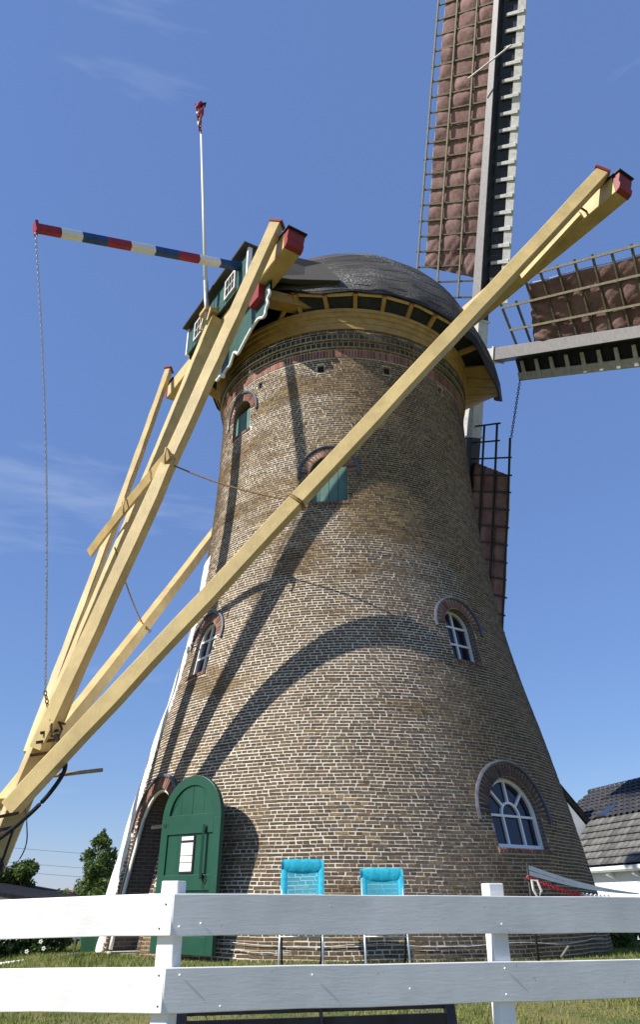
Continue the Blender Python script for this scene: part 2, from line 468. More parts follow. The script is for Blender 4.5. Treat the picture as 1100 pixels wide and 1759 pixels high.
# ------------------------------------------------------------------ mesh helpers
class MB:
    def __init__(s):
        s.v, s.f, s.m = [], [], []
    def add(s, vs_, fs_, mi=0):
        o = len(s.v)
        s.v += [tuple(p) for p in vs_]
        s.f += [tuple(i + o for i in f) for f in fs_]
        s.m += [mi] * len(fs_)
        return s
    def box8(s, p, mi=0):
        return s.add(p, [(0, 3, 2, 1), (4, 5, 6, 7), (0, 1, 5, 4), (1, 2, 6, 5), (2, 3, 7, 6), (3, 0, 4, 7)], mi)
    def obox(s, c, ax, ay, az, hx, hy, hz, mi=0):
        c = Vector(c)
        X, Y, Z = Vector(ax) * hx, Vector(ay) * hy, Vector(az) * hz
        return s.box8([c - X - Y - Z, c + X - Y - Z, c + X + Y - Z, c - X + Y - Z,
                       c - X - Y + Z, c + X - Y + Z, c + X + Y + Z, c - X + Y + Z], mi)
    def box(s, x0, x1, y0, y1, z0, z1, mi=0):
        return s.box8([(x0, y0, z0), (x1, y0, z0), (x1, y1, z0), (x0, y1, z0),
                       (x0, y0, z1), (x1, y0, z1), (x1, y1, z1), (x0, y1, z1)], mi)
    def beam(s, p0, p1, w, h, up=(0, 0, 1), w1=None, h1=None, mi=0, ch=0.0):
        p0, p1 = Vector(p0), Vector(p1)
        d = (p1 - p0).normalized()
        sd = d.cross(Vector(up)).normalized()
        u = sd.cross(d).normalized()
        w1 = w if w1 is None else w1
        h1 = h if h1 is None else h1
        def ring(p, a, b):
            if ch <= 0:
                return [p - sd * a / 2 - u * b / 2, p + sd * a / 2 - u * b / 2, p + sd * a / 2 + u * b / 2, p - sd * a / 2 + u * b / 2]
            A, B, c = a / 2, b / 2, ch
            return [p + sd * x + u * y for x, y in ((-A + c, -B), (A - c, -B), (A, -B + c), (A, B - c), (A - c, B), (-A + c, B), (-A, B - c), (-A, -B + c))]
        r0, r1 = ring(p0, w, h), ring(p1, w1, h1)
        n = len(r0)
        return s.add(r0 + r1, [tuple(range(n))[::-1], tuple(range(n, 2 * n))] + [(i, (i + 1) % n, n + (i + 1) % n, n + i) for i in range(n)], mi)
    def timber(s, p0, p1, w, h, ch, seed, segs=22, jit=.004, bow=.012):
        p0, p1 = Vector(p0), Vector(p1)
        d = (p1 - p0).normalized()
        sd = d.cross(Vector((0, 0, 1))).normalized()
        u = sd.cross(d).normalized()
        r = random.Random(seed)
        rings = []
        for i in range(segs + 1):
            t = i / segs
            p = p0 + (p1 - p0) * t + sd * (bow * math.sin(t * 5.1 + seed) + r.uniform(-jit, jit)) + u * (bow * math.sin(t * 3.7 + 2 * seed) - bow * 2 * math.sin(math.pi * t) + r.uniform(-jit, jit))
            A, B, c = w / 2 + r.uniform(-jit, jit) * .6, h / 2 + r.uniform(-jit, jit) * .6, ch * r.uniform(.5, 1.7)
            rings.append([p + sd * x + u * y for x, y in ((-A + c, -B), (A - c, -B), (A, -B + c), (A, B - c), (A - c, B), (-A + c, B), (-A, B - c), (-A, -B + c))])
        vs_ = [q for rg in rings for q in rg]
        fs_ = [tuple(range(8))[::-1], tuple(range(8 * segs, 8 * segs + 8))]
        for i in range(segs):
            for j in range(8):
                fs_.append((i * 8 + j, i * 8 + (j + 1) % 8, i * 8 + 8 + (j + 1) % 8, i * 8 + 8 + j))
        return s.add(vs_, fs_)
    def tube(s, pts, r, n=8, mi=0, closed=False, r_end=None):
        pts = [Vector(p) for p in pts]
        k = len(pts)
        vs_ = []
        ref = Vector((0.31, 0.2, 0.93)).normalized()
        for i, p in enumerate(pts):
            a = pts[(i - 1) % k] if (closed or i > 0) else p
            b = pts[(i + 1) % k] if (closed or i < k - 1) else p
            d = (b - a).normalized()
            if abs(d.dot(ref)) > 0.95:
                rf = Vector((1, 0.1, 0)).normalized()
            else:
                rf = ref
            x = d.cross(rf).normalized()
            y = d.cross(x).normalized()
            rr = r if r_end is None else r + (r_end - r) * i / max(1, k - 1)
            for j in range(n):
                an = 2 * math.pi * j / n
                vs_.append(p + x * rr * math.cos(an) + y * rr * math.sin(an))
        fs_ = []
        for i in range(k if closed else k - 1):
            for j in range(n):
                a, b = i * n + j, i * n + (j + 1) % n
                c, d = ((i + 1) % k) * n + (j + 1) % n, ((i + 1) % k) * n + j
                fs_.append((a, b, c, d))
        if not closed:
            fs_.append(tuple(range(n))[::-1])
            fs_.append(tuple(range((k - 1) * n, k * n)))
        return s.add(vs_, fs_, mi)
    def prism(s, poly, o, ax, ay, az, depth, mi=0):
        """polygon (x,y) in the plane ax,ay at o, extruded along az"""
        o, ax, ay, az = Vector(o), Vector(ax), Vector(ay), Vector(az)
        a = [o + ax * x + ay * y for x, y in poly]
        b = [p + az * depth for p in a]
        n = len(a)
        return s.add(a + b, [tuple(range(n))[::-1], tuple(range(n, 2 * n))] + [(i, (i + 1) % n, n + (i + 1) % n, n + i) for i in range(n)], mi)
    def sphere(s, c, r, nu=10, nv=7, mi=0, sq=(1, 1, 1)):
        c = Vector(c)
        vs_ = [c + Vector((0, 0, -r * sq[2]))]
        for i in range(1, nv):
            a = -math.pi / 2 + math.pi * i / nv
            for j in range(nu):
                b = 2 * math.pi * j / nu
                vs_.append(c + Vector((r * sq[0] * math.cos(a) * math.cos(b), r * sq[1] * math.cos(a) * math.sin(b), r * sq[2] * math.sin(a))))
        vs_.append(c + Vector((0, 0, r * sq[2])))
        fs_ = [(0, 1 + (j + 1) % nu, 1 + j) for j in range(nu)]
        for i in range(nv - 2):
            for j in range(nu):
                a = 1 + i * nu
                fs_.append((a + j, a + (j + 1) % nu, a + nu + (j + 1) % nu, a + nu + j))
        l = len(vs_) - 1
        a = 1 + (nv - 2) * nu
        fs_ += [(a + j, a + (j + 1) % nu, l) for j in range(nu)]
        return s.add(vs_, fs_, mi)
    def mesh(s, name, mats, smooth=False):
        me = bpy.data.meshes.new(name)
        me.from_pydata(s.v, [], s.f)
        for m in (mats if isinstance(mats, (list, tuple)) else [mats]):
            me.materials.append(m)
        if isinstance(mats, (list, tuple)) and len(mats) > 1:
            me.polygons.foreach_set('material_index', s.m)
        if smooth:
            me.polygons.foreach_set('use_smooth', [True] * len(me.polygons))
        me.update()
        return me

def put(name, data, parent=None, mw=None):
    o = bpy.data.objects.new(name, data)
    COL.objects.link(o)
    if parent is not None:
        o.parent = parent
        o.matrix_parent_inverse = PINV.get(parent.name, Matrix())
    if mw is not None:
        o.matrix_basis = mw
    return o
PINV = {}
def build(mb, name, mats, parent=None, smooth=False, bevel=0.0, label=None):
    o = put(name, mb.mesh(name, mats, smooth), parent)
    if bevel:
        md = o.modifiers.new('bevel', 'BEVEL')
        md.width = bevel
        md.segments = 2
        md.limit_method = 'ANGLE'
        md.angle_limit = R_(40)
    if label:
        o['label'] = label
    return o
def thing(name, loc, label, cat, group=None):
    o = bpy.data.objects.new(name, None)
    o.empty_display_size = 0.2
    COL.objects.link(o)
    o.location = loc
    PINV[o.name] = Matrix.Translation(loc).inverted()
    tag(o, label, cat, group)
    return o
def tag(o, label=None, cat=None, group=None, kind=None):
    if label: o['label'] = label
    if cat: o['category'] = cat
    if group: o['group'] = group
    if kind: o['kind'] = kind
    return o

# ------------------------------------------------------------------ key geometry
CX, CY = 0.5677, 15.8598                         # tower axis
ZS = [-1, 0, .9, 1.9, 2.9, 3.74, 4.33, 5.1, 5.7, 6.9, 7.8, 8.65, 9.8, 10.7, 14]
RS = [4.66, 4.54, 4.40, 4.2, 3.98, 3.78, 3.62, 3.45, 3.33, 3.17, 3.07, 3.01, 2.97, 2.96, 2.96]
_zf = np.linspace(-1, 14, 1501)
_rf = np.interp(_zf, ZS, RS)
_k = np.ones(61) / 61
_rf = np.concatenate([_rf[:30], np.convolve(_rf, _k, 'valid'), _rf[-30:]])
def RT(z):
    return np.interp(z, _zf, _rf)
def rt(z):
    return float(np.interp(z, _zf, _rf))
def S(phi, z, off=0.0):
    """point on the tower wall; phi in radians from the direction -Y, positive to the right"""
    r = rt(z) + off
    return Vector((CX + r * math.sin(phi), CY - r * math.cos(phi), z))
def tangent(phi):
    return Vector((math.cos(phi), math.sin(phi), 0))
def radial(phi):
    return Vector((math.sin(phi), -math.cos(phi), 0))

def ground_z(x, y):
    r = math.hypot(x - CX, y - CY)
    z = float(np.interp(r, [0, 4.7, 5.6, 7.3, 12.5, 16, 30, 60], [0, 0, -0.03, -0.34, -0.55, -0.85, -1.5, -1.5]))
    return z

# ------------------------------------------------------------------ ground
def make_ground():
    rr = [0, 3, 4, 4.4, 4.7, 5.1, 5.6, 6.2, 6.8, 7.3, 8.2, 9.5, 11, 12.5, 14, 16, 19, 23, 30, 45, 80, 160, 400, 1200]
    n = 96
    mb = MB()
    vs_, fs_ = [], []
    for r in rr:
        for j in range(n):
            a = 2 * math.pi * j / n
            x, y = CX + r * math.cos(a), CY + r * math.sin(a)
            w = 0.018 * math.sin(x * 2.1 + y) * math.sin(y * 1.7 - x * .6) if 4.8 < r < 40 else 0
            vs_.append((x, y, ground_z(x, y) + w))
    for i in range(len(rr) - 1):
        for j in range(n):
            fs_.append((i * n + j, (i + 1) * n + j, (i + 1) * n + (j + 1) % n, i * n + (j + 1) % n))
    mb.add(vs_, fs_)
    o = build(mb, 'ground', M['ground'], smooth=True)
    tag(o, 'grassy mound and lawn round the windmill', kind='structure')
make_ground()

# ------------------------------------------------------------------ windmill tower
tower = thing('windmill_tower', (CX, CY, 0), 'tall flared brick windmill tower with white-jointed brickwork and arched windows', 'windmill tower')

# opening: phi0 (deg), half width, z bottom, z springing, ring width, hood, kind, recess at crown
OPEN = [
    dict(k='shutter', p=-52.0, h=.36, zb=9.86, zs=10.36, ring=.17, rec=.10),
    dict(k='shutter', p=-7.6, h=.37, zb=7.53, zs=8.22, ring=.18, rec=.10),
    dict(k='window_small', p=34.6, h=.34, zb=4.43, zs=5.12, ring=.17, rec=.20),
    dict(k='window_small', p=-52.2, h=.34, zb=4.41, zs=5.10, ring=.17, rec=.12),
    dict(k='window_big', p=36.4, h=.58, zb=1.42, zs=1.89, ring=.20, rec=.17),
    dict(k='door', p=-52.6, h=.54, zb=0.03, zs=1.86, ring=.17, rec=.5),
]
VENTS = [(-39.8, 10.86), (-10.8, 10.82), (17.1, 10.83), (46.0, 10.88)]
def arch_pts(h, zb, zs, n=20, grow=0.0):
    h += grow
    pts = [(-h, zb - grow), (h, zb - grow)]
    for i in range(n + 1):
        a = math.pi * i / n
        pts.append((h * math.cos(a), zs + h * math.sin(a)))
    return pts

PL_TOP = 7.2
def plaster_edge(z):
    return R_(np.interp(z, [0, 1.9, 2.6, 7.2], [-61.5, -62.5, -64.5, -66.0]))

def make_core():
    n = 160
    zz = [-0.8] + list(np.arange(-0.2, 11.2, 0.15)) + [11.3, 11.76]
    prof = [(rt(z) - 0.0005, z) for z in zz] + [(2.2, 11.76), (2.2, 6.0), (2.9, 3.0), (3.4, -0.8)]
    vs_, fs_ = [], []
    m = len(prof)
    for j in range(n):
        a = 2 * math.pi * j / n
        for r, z in prof:
            vs_.append((CX + r * math.sin(a), CY - r * math.cos(a), z))
    for j in range(n):
        k = (j + 1) % n
        for i in range(m):
            i2 = (i + 1) % m
            fs_.append((j * m + i, k * m + i, k * m + i2, j * m + i2))
    core = put('wall', MB().add(vs_, fs_).mesh('wall', M['mortar'], True), tower)
    cutters = []
    for o in OPEN:
        ph = R_(o['p'])
        ax, az = tangent(ph), radial(ph)
        mb = MB()
        mb.prism(arch_pts(o['h'], o['zb'], o['zs']), Vector((CX, CY, 0)) + az * (rt(o['zs']) - 1.0), ax, Vector((0, 0, 1)), az, 1.9)
        cutters.append(mb)
    for p, z in VENTS:
        ph = R_(p)
        ax, az = tangent(ph), radial(ph)
        mb = MB()
        mb.prism([(-.075, -.10), (.075, -.10), (.075, .10), (-.075, .10)], Vector((CX, CY, z)) + az * (rt(z) - .4), ax, Vector((0, 0, 1)), az, .8)
        cutters.append(mb)
    tmp = []
    for i, mb in enumerate(cutters):
        c = put('cutter', mb.mesh('cutter', M['mortar']))
        bm = bmesh.new(); bm.from_mesh(c.data); bmesh.ops.recalc_face_normals(bm, faces=bm.faces); bm.to_mesh(c.data); bm.free()
        md = core.modifiers.new('b%d' % i, 'BOOLEAN')
        md.operation = 'DIFFERENCE'
        md.solver = 'EXACT'
        md.object = c
        tmp.append(c)
    bm = bmesh.new(); bm.from_mesh(core.data); bmesh.ops.recalc_face_normals(bm, faces=bm.faces); bm.to_mesh(core.data); bm.free()
    dg = bpy.context.evaluated_depsgraph_get()
    me = bpy.data.meshes.new_from_object(core.evaluated_get(dg))
    core.modifiers.clear()
    core.data = me
    me.name = 'wall'
    bm = bmesh.new(); bm.from_mesh(me)
    for e in bm.edges:
        if len(e.link_faces) == 2 and e.calc_face_angle(0) > R_(35):
            e.smooth = False
    bm.to_mesh(me); bm.free()
    me.polygons.foreach_set('use_smooth', [True] * len(me.polygons))
    for c in tmp:
        d = c.data
        bpy.data.objects.remove(c)
        bpy.data.meshes.remove(d)
    core['label'] = 'pale mortar bed of the round brick wall'
make_core()

# ---- bricks of the wall
HC = 0.0515
JO = 0.0150
def gap_intervals(z):
    """phi intervals (radians) at height z that the field bricks must keep clear of"""
    out_ = []
    r = rt(z)
    for o in OPEN:
        ro = o['h'] + o['ring'] + 0.015
        a = None
        if o['zb'] - 0.075 < z <= o['zs']:
            a = o['h'] + 0.006 if z > o['zb'] - 0.0 else o['h'] + 0.05
            if o['k'] == 'door': a = o['h'] + 0.10
        elif o['zs'] < z < o['zs'] + ro:
            a = math.sqrt(ro * ro - (z - o['zs']) ** 2)
        if a:
            out_.append((R_(o['p']) - a / r, R_(o['p']) + a / r))
    for p, zv in VENTS:
        if abs(z - zv) < 0.125:
            out_.append((R_(p) - .078 / r, R_(p) + .078 / r))
    return out_

PAL = np.array([(.104, .084, .060), (.092, .073, .053), (.116, .094, .066), (.080, .066, .050), (.122, .096, .064), (.098, .076, .056), (.070, .060, .050), (.108, .092, .072)]) * np.array([1.20, 1.02, .82])
OCHRE = np.array((.27, .185, .085))
REDB = np.array((.20, .095, .06))
def brick_tone(ph, z):
    c = PAL[rng.integers(len(PAL))] * rng.uniform(.85, 1.15)
    u = rng.random()
    d = math.hypot((math.degrees(ph) + 3) / 9, (z - 1.75) / .75)
    if u < .40 * max(0, 1.1 - d):
        c = OCHRE * rng.uniform(.55, 1.1)
    elif u > .975:
        c = OCHRE * rng.uniform(.5, .9)
    elif u > .962:
        c = REDB * rng.uniform(.5, .8)
    elif z > 6.2 and u < .13:
        c = OCHRE * rng.uniform(.5, .85)
    return c

V, F, T = [], [], []
full = []
def add_brick(ph0, ph1, z0, z1, tone, prou):
    b = len(V)
    j = rng.uniform(-.0022, .0022, 8)
    for k, (p, z) in enumerate(((ph0, z0), (ph1, z0), (ph1, z1), (ph0, z1))):
        r = rt(z) + prou
        pp, zz = p + j[k] / r, z + j[4 + k]
        s_, c_ = math.sin(pp), math.cos(pp)
        V.append((CX + r * s_, CY - r * c_, zz))
    for p, z in ((ph0, z0), (ph1, z0), (ph1, z1), (ph0, z1)):
        r = rt(z) - .02
        V.append((CX + r * math.sin(p), CY - r * math.cos(p), z))
    F.extend([(b, b + 1, b + 2, b + 3), (b, b + 4, b + 5, b + 1), (b + 1, b + 5, b + 6, b + 2), (b + 2, b + 6, b + 7, b + 3), (b + 3, b + 7, b + 4, b)])
    T.extend([tone] * 5)

ncourse = int((11.08 + 0.06) / HC)
for ci in range(ncourse):
    zc = -0.06 + (ci + .5) * HC
    r = rt(zc)
    stretcher = ci % 2 == 0
    pitch = 0.20 if stretcher else 0.10
    n = round(2 * math.pi * r / pitch)
    dp = 2 * math.pi / n
    shift = rng.uniform(0, 1) * .15 + (0.25 if (ci // 2) % 2 else 0.75)
    gaps = gap_intervals(zc)
    pe = plaster_edge(zc) if zc < PL_TOP else R_(-112)
    wob = rng.uniform(-.0015, .0015)
    for i in range(-n // 2, n // 2):
        a, b = (i + shift) * dp + JO / 2 / r, (i + 1 + shift) * dp - JO / 2 / r
        jit = rng.uniform(-.007, .007) / r
        a += jit
        b += jit * .6
        if b < R_(-112) or a > R_(118) or (a + b) / 2 < pe:
            continue
        trimmed = False
        for g0, g1 in gaps:
            if a < g1 and b > g0:
                trimmed = True
                if a >= g0 and b <= g1: a = b = 0; break
                if a < g0 and b > g1: b = g0 - .004 / r
                elif a < g0: b = g0 - .004 / r
                else: a = g1 + .004 / r
        if (b - a) * r < .03: continue
        z0, z1 = zc - HC / 2 + JO / 2 + wob, zc + HC / 2 - JO / 2 + wob
        am = (a + b) / 2
        dz = .007 * math.sin(9 * am + 1.3 * zc) + .004 * math.sin(23 * am - 2.1 * zc)
        z0 += rng.uniform(-.001, .001) + dz
        z1 += rng.uniform(-.0015, .0015) + dz
        tone = brick_tone(a, zc)
        prou = .0028 + rng.uniform(-.0013, .003)
        if stretcher and not trimmed and (0.0 < zc < .33 or .87 < zc < 2.2) and abs(math.degrees((a + b) / 2) + 2) < 26:
            full.append((a, b, z0, z1, tone, prou))
        else:
            add_brick(a, b, z0, z1, tone, prou)
full.sort(key=lambda q: (Vector((0, 0, .7)) - S((q[0] + q[1]) / 2, (q[2] + q[3]) / 2)).length)
for q in full[300:]:
    add_brick(*q)

def tone_mesh(name, v, f, t):
    me = bpy.data.meshes.new(name)
    me.from_pydata(v, [], f)
    at = me.attributes.new('tone', 'FLOAT_COLOR', 'FACE')
    arr = np.ones((len(f), 4), np.float32)
    arr[:, :3] = np.array(t, np.float32)
    at.data.foreach_set('color', arr.ravel())
    me.materials.append(M['brick'])
    me.update()
    return me
field = put('brickwork', tone_mesh('brickwork', V, F, T), tower)
tag(field, kind='stuff', label='dark brown bricks of the tower wall in alternating header and stretcher courses')

def brick_box(name, lx, ly, lz, tone, jit=.0022, nvar=0):
    """box centred on x, z; front at y=-ly (outwards), open at the back"""
    j = rng.uniform(-jit, jit, (8, 3))
    p = [(-lx / 2, -ly, -lz / 2), (lx / 2, -ly, -lz / 2), (lx / 2, -ly, lz / 2), (-lx / 2, -ly, lz / 2),
         (-lx / 2, 0, -lz / 2), (lx / 2, 0, -lz / 2), (lx / 2, 0, lz / 2), (-lx / 2, 0, lz / 2)]
    p = [tuple(np.array(a) + b) for a, b in zip(p, j)]
    f = [(0, 1, 2, 3), (0, 4, 5, 1), (1, 5, 6, 2), (2, 6, 7, 3), (3, 7, 4, 0), (4, 7, 6, 5)]
    return tone_mesh(name, p, f, [tone] * 6)
variants = {}
for i in range(18):
    variants.setdefault('plain', []).append((i, brick_box('brick', .1865, .028, HC - JO, PAL[i % len(PAL)] * rng.uniform(.8, 1.2))))
for i in range(8):
    variants.setdefault('ochre', []).append((i, brick_box('brick', .1865, .028, HC - JO, OCHRE * rng.uniform(.55, 1.1))))
for q in full[:300]:
    a, b, z0, z1, tone, prou = q
    ph, z = (a + b) / 2, (z0 + z1) / 2
    kind = 'ochre' if tone[0] > .17 else 'plain'
    me = variants[kind][rng.integers(len(variants[kind]))][1]
    X = tangent(ph)
    upv = (S(ph, z + .05) - S(ph, z - .05)).normalized()
    N = X.cross(upv).normalized()      # outward normal
    if N.dot(radial(ph)) < 0: N = -N
    p = S(ph, z, prou) - N * .028
    w = Matrix(((X.x, -N.x, upv.x, p.x), (X.y, -N.y, upv.y, p.y), (X.z, -N.z, upv.z, p.z), (0, 0, 0, 1)))
    o = put('brick', me, tower, w)

# ---- cornice of corbelled courses under the cap
def ring_bricks(z0, z1, off, pitch, gapw, tones, V2, F2, T2, depth=.16):
    r = rt(z0) + off
    n = round(2 * math.pi * r / pitch)
    dp = 2 * math.pi / n
    for i in range(n):
        a, b = i * dp - math.pi, (i + 1) * dp - math.pi - gapw / r
        m_ = (a + b) / 2
        if not (R_(-115) < m_ < R_(120)): continue
        k = len(V2)
        o_ = off + rng.uniform(-.003, .004)
        tn = tones[rng.integers(len(tones))] * rng.uniform(.8, 1.2)
        for rr_ in (o_, off - depth):
            for p, z in ((a, z0), (b, z0), (b, z1), (a, z1)):
                r_ = rt(z) + rr_
                V2.append((CX + r_ * math.sin(p), CY - r_ * math.cos(p), z + rng.uniform(-.002, .002)))
        F2.extend([(k, k + 1, k + 2, k + 3), (k, k + 4, k + 5, k + 1), (k + 1, k + 5, k + 6, k + 2), (k + 2, k + 6, k + 7, k + 3), (k + 3, k + 7, k + 4, k)])
        T2.extend([tn] * 5)
REDS = np.array([(.25, .105, .075), (.20, .085, .065), (.28, .13, .095), (.155, .075, .06)])
DARKS = np.array([(.06, .055, .05), (.08, .07, .06), (.045, .042, .04)])
V2, F2, T2 = [], [], []
ring_bricks(11.095, 11.285, .014, .068, .014, REDS, V2, F2, T2)
ring_bricks(11.30, 11.345, .022, .20, .013, PAL * .8, V2, F2, T2)
ring_bricks(11.362, 11.462, .055, .118, .022, DARKS, V2, F2, T2)
ring_bricks(11.478, 11.522, .065, .20, .013, PAL * .8, V2, F2, T2)
ring_bricks(11.538, 11.638, .10, .118, .022, DARKS, V2, F2, T2)
ring_bricks(11.653, 11.70, .105, .20, .013, PAL * .8, V2, F2, T2)
ring_bricks(11.713, 11.76, .11, .20, .013, PAL * .8, V2, F2, T2)
o = put('cornice_bricks', tone_mesh('cornice_bricks', V2, F2, T2), tower)
tag(o, kind='stuff', label='red soldier course and dark dentil courses under the cap')
# mortar behind the cornice
mb = MB()
prof = [(.008, 11.09), (.009, 11.295), (.016, 11.30), (.017, 11.352), (.044, 11.356), (.046, 11.47), (.058, 11.474), (.059, 11.528), (.088, 11.532), (.089, 11.645), (.099, 11.649), (.104, 11.71), (.105, 11.765), (-.3, 11.77)]
n = 160
vs_ = [(CX + (2.96 + r) * math.sin(2 * math.pi * j / n), CY - (2.96 + r) * math.cos(2 * math.pi * j / n), z) for j in range(n) for r, z in prof]
m_ = len(prof)
fs_ = [(j * m_ + i, ((j + 1) % n) * m_ + i, ((j + 1) % n) * m_ + i + 1, j * m_ + i + 1) for j in range(n) for i in range(m_ - 1)]
build(mb.add(vs_, fs_), 'cornice_mortar', M['mortar'], tower)

# ---- whitewashed weather side
mb = MB()
zz = list(np.arange(-.1, PL_TOP + .01, .1))
vs_, fs_ = [], []
nphi = 24
for z in zz:
    e0 = plaster_edge(z)
    for j in range(nphi + 1):
        ph = e0 + (R_(-150) - e0) * j / nphi
        bulge = .02 + (.035 * math.exp(-((z - .1) / .22) ** 2)) + (.012 * math.sin(z * 5 + j) if j else 0)
        if j == 0: bulge = -.01
        if j == 1: ph = e0 - R_(.35)
        vs_.append(S(ph, z, bulge))
for i in range(len(zz) - 1):
    for j in range(nphi):
        a = i * (nphi + 1) + j
        fs_.append((a + 1, a, a + nphi + 1, a + nphi + 2))
build(mb.add(vs_, fs_), 'whitewashed_plaster', M['plaster'], tower, smooth=True, label='whitewashed weather side at the left edge of the tower')

# ---- openings: arches, hoods, reveals, windows, shutters
def reveal_material():
    m = bpy.data.materials.new('reveal_brickwork')
    m.use_nodes = True
    n, l = m.node_tree.nodes, m.node_tree.links
    b = n['Principled BSDF']
    b.inputs['Roughness'].default_value = 0.9
    uv = n.new('ShaderNodeUVMap'); uv.uv_map = 'UVMap'
    br = n.new('ShaderNodeTexBrick')
    br.inputs['Scale'].default_value = 1.0
    br.inputs['Brick Width'].default_value = 0.2
    br.inputs['Row Height'].default_value = 0.058
    br.inputs['Mortar Size'].default_value = 0.006
    br.inputs['Color1'].default_value = (.17, .125, .10, 1)
    br.inputs['Color2'].default_value = (.11, .085, .07, 1)
    br.inputs['Mortar'].default_value = (.30, .27, .23, 1)
    l.new(uv.outputs['UV'], br.inputs['Vector'])
    l.new(br.outputs['Color'], b.inputs['Base Color'])
    bp = n.new('ShaderNodeBump')
    bp.inputs['Distance'].default_value = 0.01
    bp.inputs['Strength'].default_value = 0.8
    bp.invert = True
    l.new(br.outputs['Fac'], bp.inputs['Height'])
    l.new(bp.outputs['Normal'], b.inputs['Normal'])
    return m
M['reveal'] = reveal_material()

def surf(o, s, z, off=0.0):
    return S(R_(o['p']) + s / rt(z), z, off)

def liner(o, depth_in, kk=0.0):
    pts = arch_pts(o['h'] - .004, o['zb'] + .004, o['zs'], 24)
    # walk: bottom right -> up over arch -> bottom left (skip the sill edge)
    path = [pts[1]] + pts[2:] + [pts[0]]
    me = bpy.data.meshes.new('reveal')
    vs_, fs_, uvs = [], [], []
    ph = R_(o['p'])
    ax, N = tangent(ph), radial(ph)
    L = 0
    Ls = []
    for i, (s, z) in enumerate(path):
        if i: L += math.hypot(s - path[i - 1][0], z - path[i - 1][1])
        Ls.append(L)
        # where this line leaves the wall surface
        d = math.sqrt(max(.01, (rt(z) - .004) ** 2 - s * s))
        vs_.append(Vector((CX, CY, z)) + ax * s + N * d)
        vs_.append(Vector((CX, CY, z)) + ax * s + N * (depth_in - kk * (z - o['zs'])))
    for i in range(len(path) - 1):
        fs_.append((2 * i, 2 * i + 1, 2 * i + 3, 2 * i + 2))
    me.from_pydata(vs_, [], fs_)
    ul = me.uv_layers.new(name='UVMap')
    for poly in me.polygons:
        for li in poly.loop_indices:
            vi = me.loops[li].vertex_index
            dd = (Vector(vs_[vi]) - Vector((CX, CY, vs_[vi].z))).dot(N)
            ul.data[li].uv = (dd, Ls[vi // 2])
    me.materials.append(M['reveal'])
    return put('reveal', me, tower)

vous = {}
def voussoir_mesh(key, lx, lz, tones):
    if key not in vous:
        vous[key] = [brick_box('arch_brick', lx, .06, lz, tones[i % len(tones)] * rng.uniform(.8, 1.2), .0025) for i in range(8)]
    return vous[key][rng.integers(8)]
def place_on_wall(me, o, s, z, ang, off, name):
    """put a brick mesh on the wall at (s,z) with its local z along direction ang in the wall plane"""
    p = surf(o, s, z, off)
    ph = R_(o['p']) + s / rt(z)
    X = tangent(ph)
    U = (S(ph, z + .05) - S(ph, z - .05)).normalized()
    N = X.cross(U).normalized()
    if N.dot(radial(ph)) < 0: N = -N
    lz_ = X * math.cos(ang) + U * math.sin(ang)
    lx_ = X * math.sin(ang) - U * math.cos(ang)
    p = p - N * .06
    w = Matrix(((lx_.x, -N.x, lz_.x, p.x), (lx_.y, -N.y, lz_.y, p.y), (lx_.z, -N.z, lz_.z, p.z), (0, 0, 0, 1)))
    return put(name, me, tower, w)

def hood(o):
    r0 = o['h'] + o['ring'] + .012
    w, t_ = .052, .055
    mb = MB()
    vs_, fs_ = [], []
    n = 30
    lo = -0.09 / r0
    for i in range(n + 1):
        a = lo + (math.pi - 2 * lo) * i / n
        if a < 0: s, z, s2, z2 = r0, o['zs'] + a * r0, r0 + w, o['zs'] + a * r0
        elif a > math.pi: s, z, s2, z2 = -r0, o['zs'] - (a - math.pi) * r0, -r0 - w, o['zs'] - (a - math.pi) * r0
        else: s, z, s2, z2 = r0 * math.cos(a), o['zs'] + r0 * math.sin(a), (r0 + w) * math.cos(a), o['zs'] + (r0 + w) * math.sin(a)
        vs_ += [surf(o, s, z, -.02), surf(o, s, z, t_ * .7), surf(o, (s + s2) / 2, (z + z2) / 2, t_), surf(o, s2, z2, t_ * .75), surf(o, s2, z2, -.02)]
    for i in range(n):
        for j in range(4):
            fs_.append((i * 5 + j, i * 5 + j + 1, i * 5 + j + 6, i * 5 + j + 5))
    fs_ += [(0, 1, 2, 3, 4), tuple(n * 5 + k for k in (4, 3, 2, 1, 0))]
    return build(mb.add(vs_, fs_), 'hood_mould', M['lead'], tower, smooth=False)

ARCHRED = np.array([(.22, .11, .085), (.17, .085, .07), (.26, .14, .11), (.13, .07, .06), (.20, .12, .09)])
ARCHDARK = np.array([(.13, .085, .07), (.10, .07, .058), (.16, .10, .08), (.085, .06, .052)])
def frame_bar(mb, P, pts, w, d, closed=False):
    """flat bar following pts (s,z) on the window plane"""
    for i in range(len(pts) - (0 if closed else 1)):
        a, b = pts[i], pts[(i + 1) % len(pts)]
        pa, pb = P(*a), P(*b)
        mb.beam(pa, pb, d, w, up=(pb - pa).cross(PN[0]))
PN = [None]
names = {0: 'upper left', 1: 'upper middle', 2: 'right middle', 3: 'left middle', 4: 'big lower right', 5: 'doorway'}
WLAB = ['arched opening with teal shutter high on the left under the cap', 'arched opening with teal plank shutter behind the long yellow brace',
        'small arched white window halfway up on the right', 'small arched white window halfway up on the left', 'large arched white window with fan light low on the right', '']
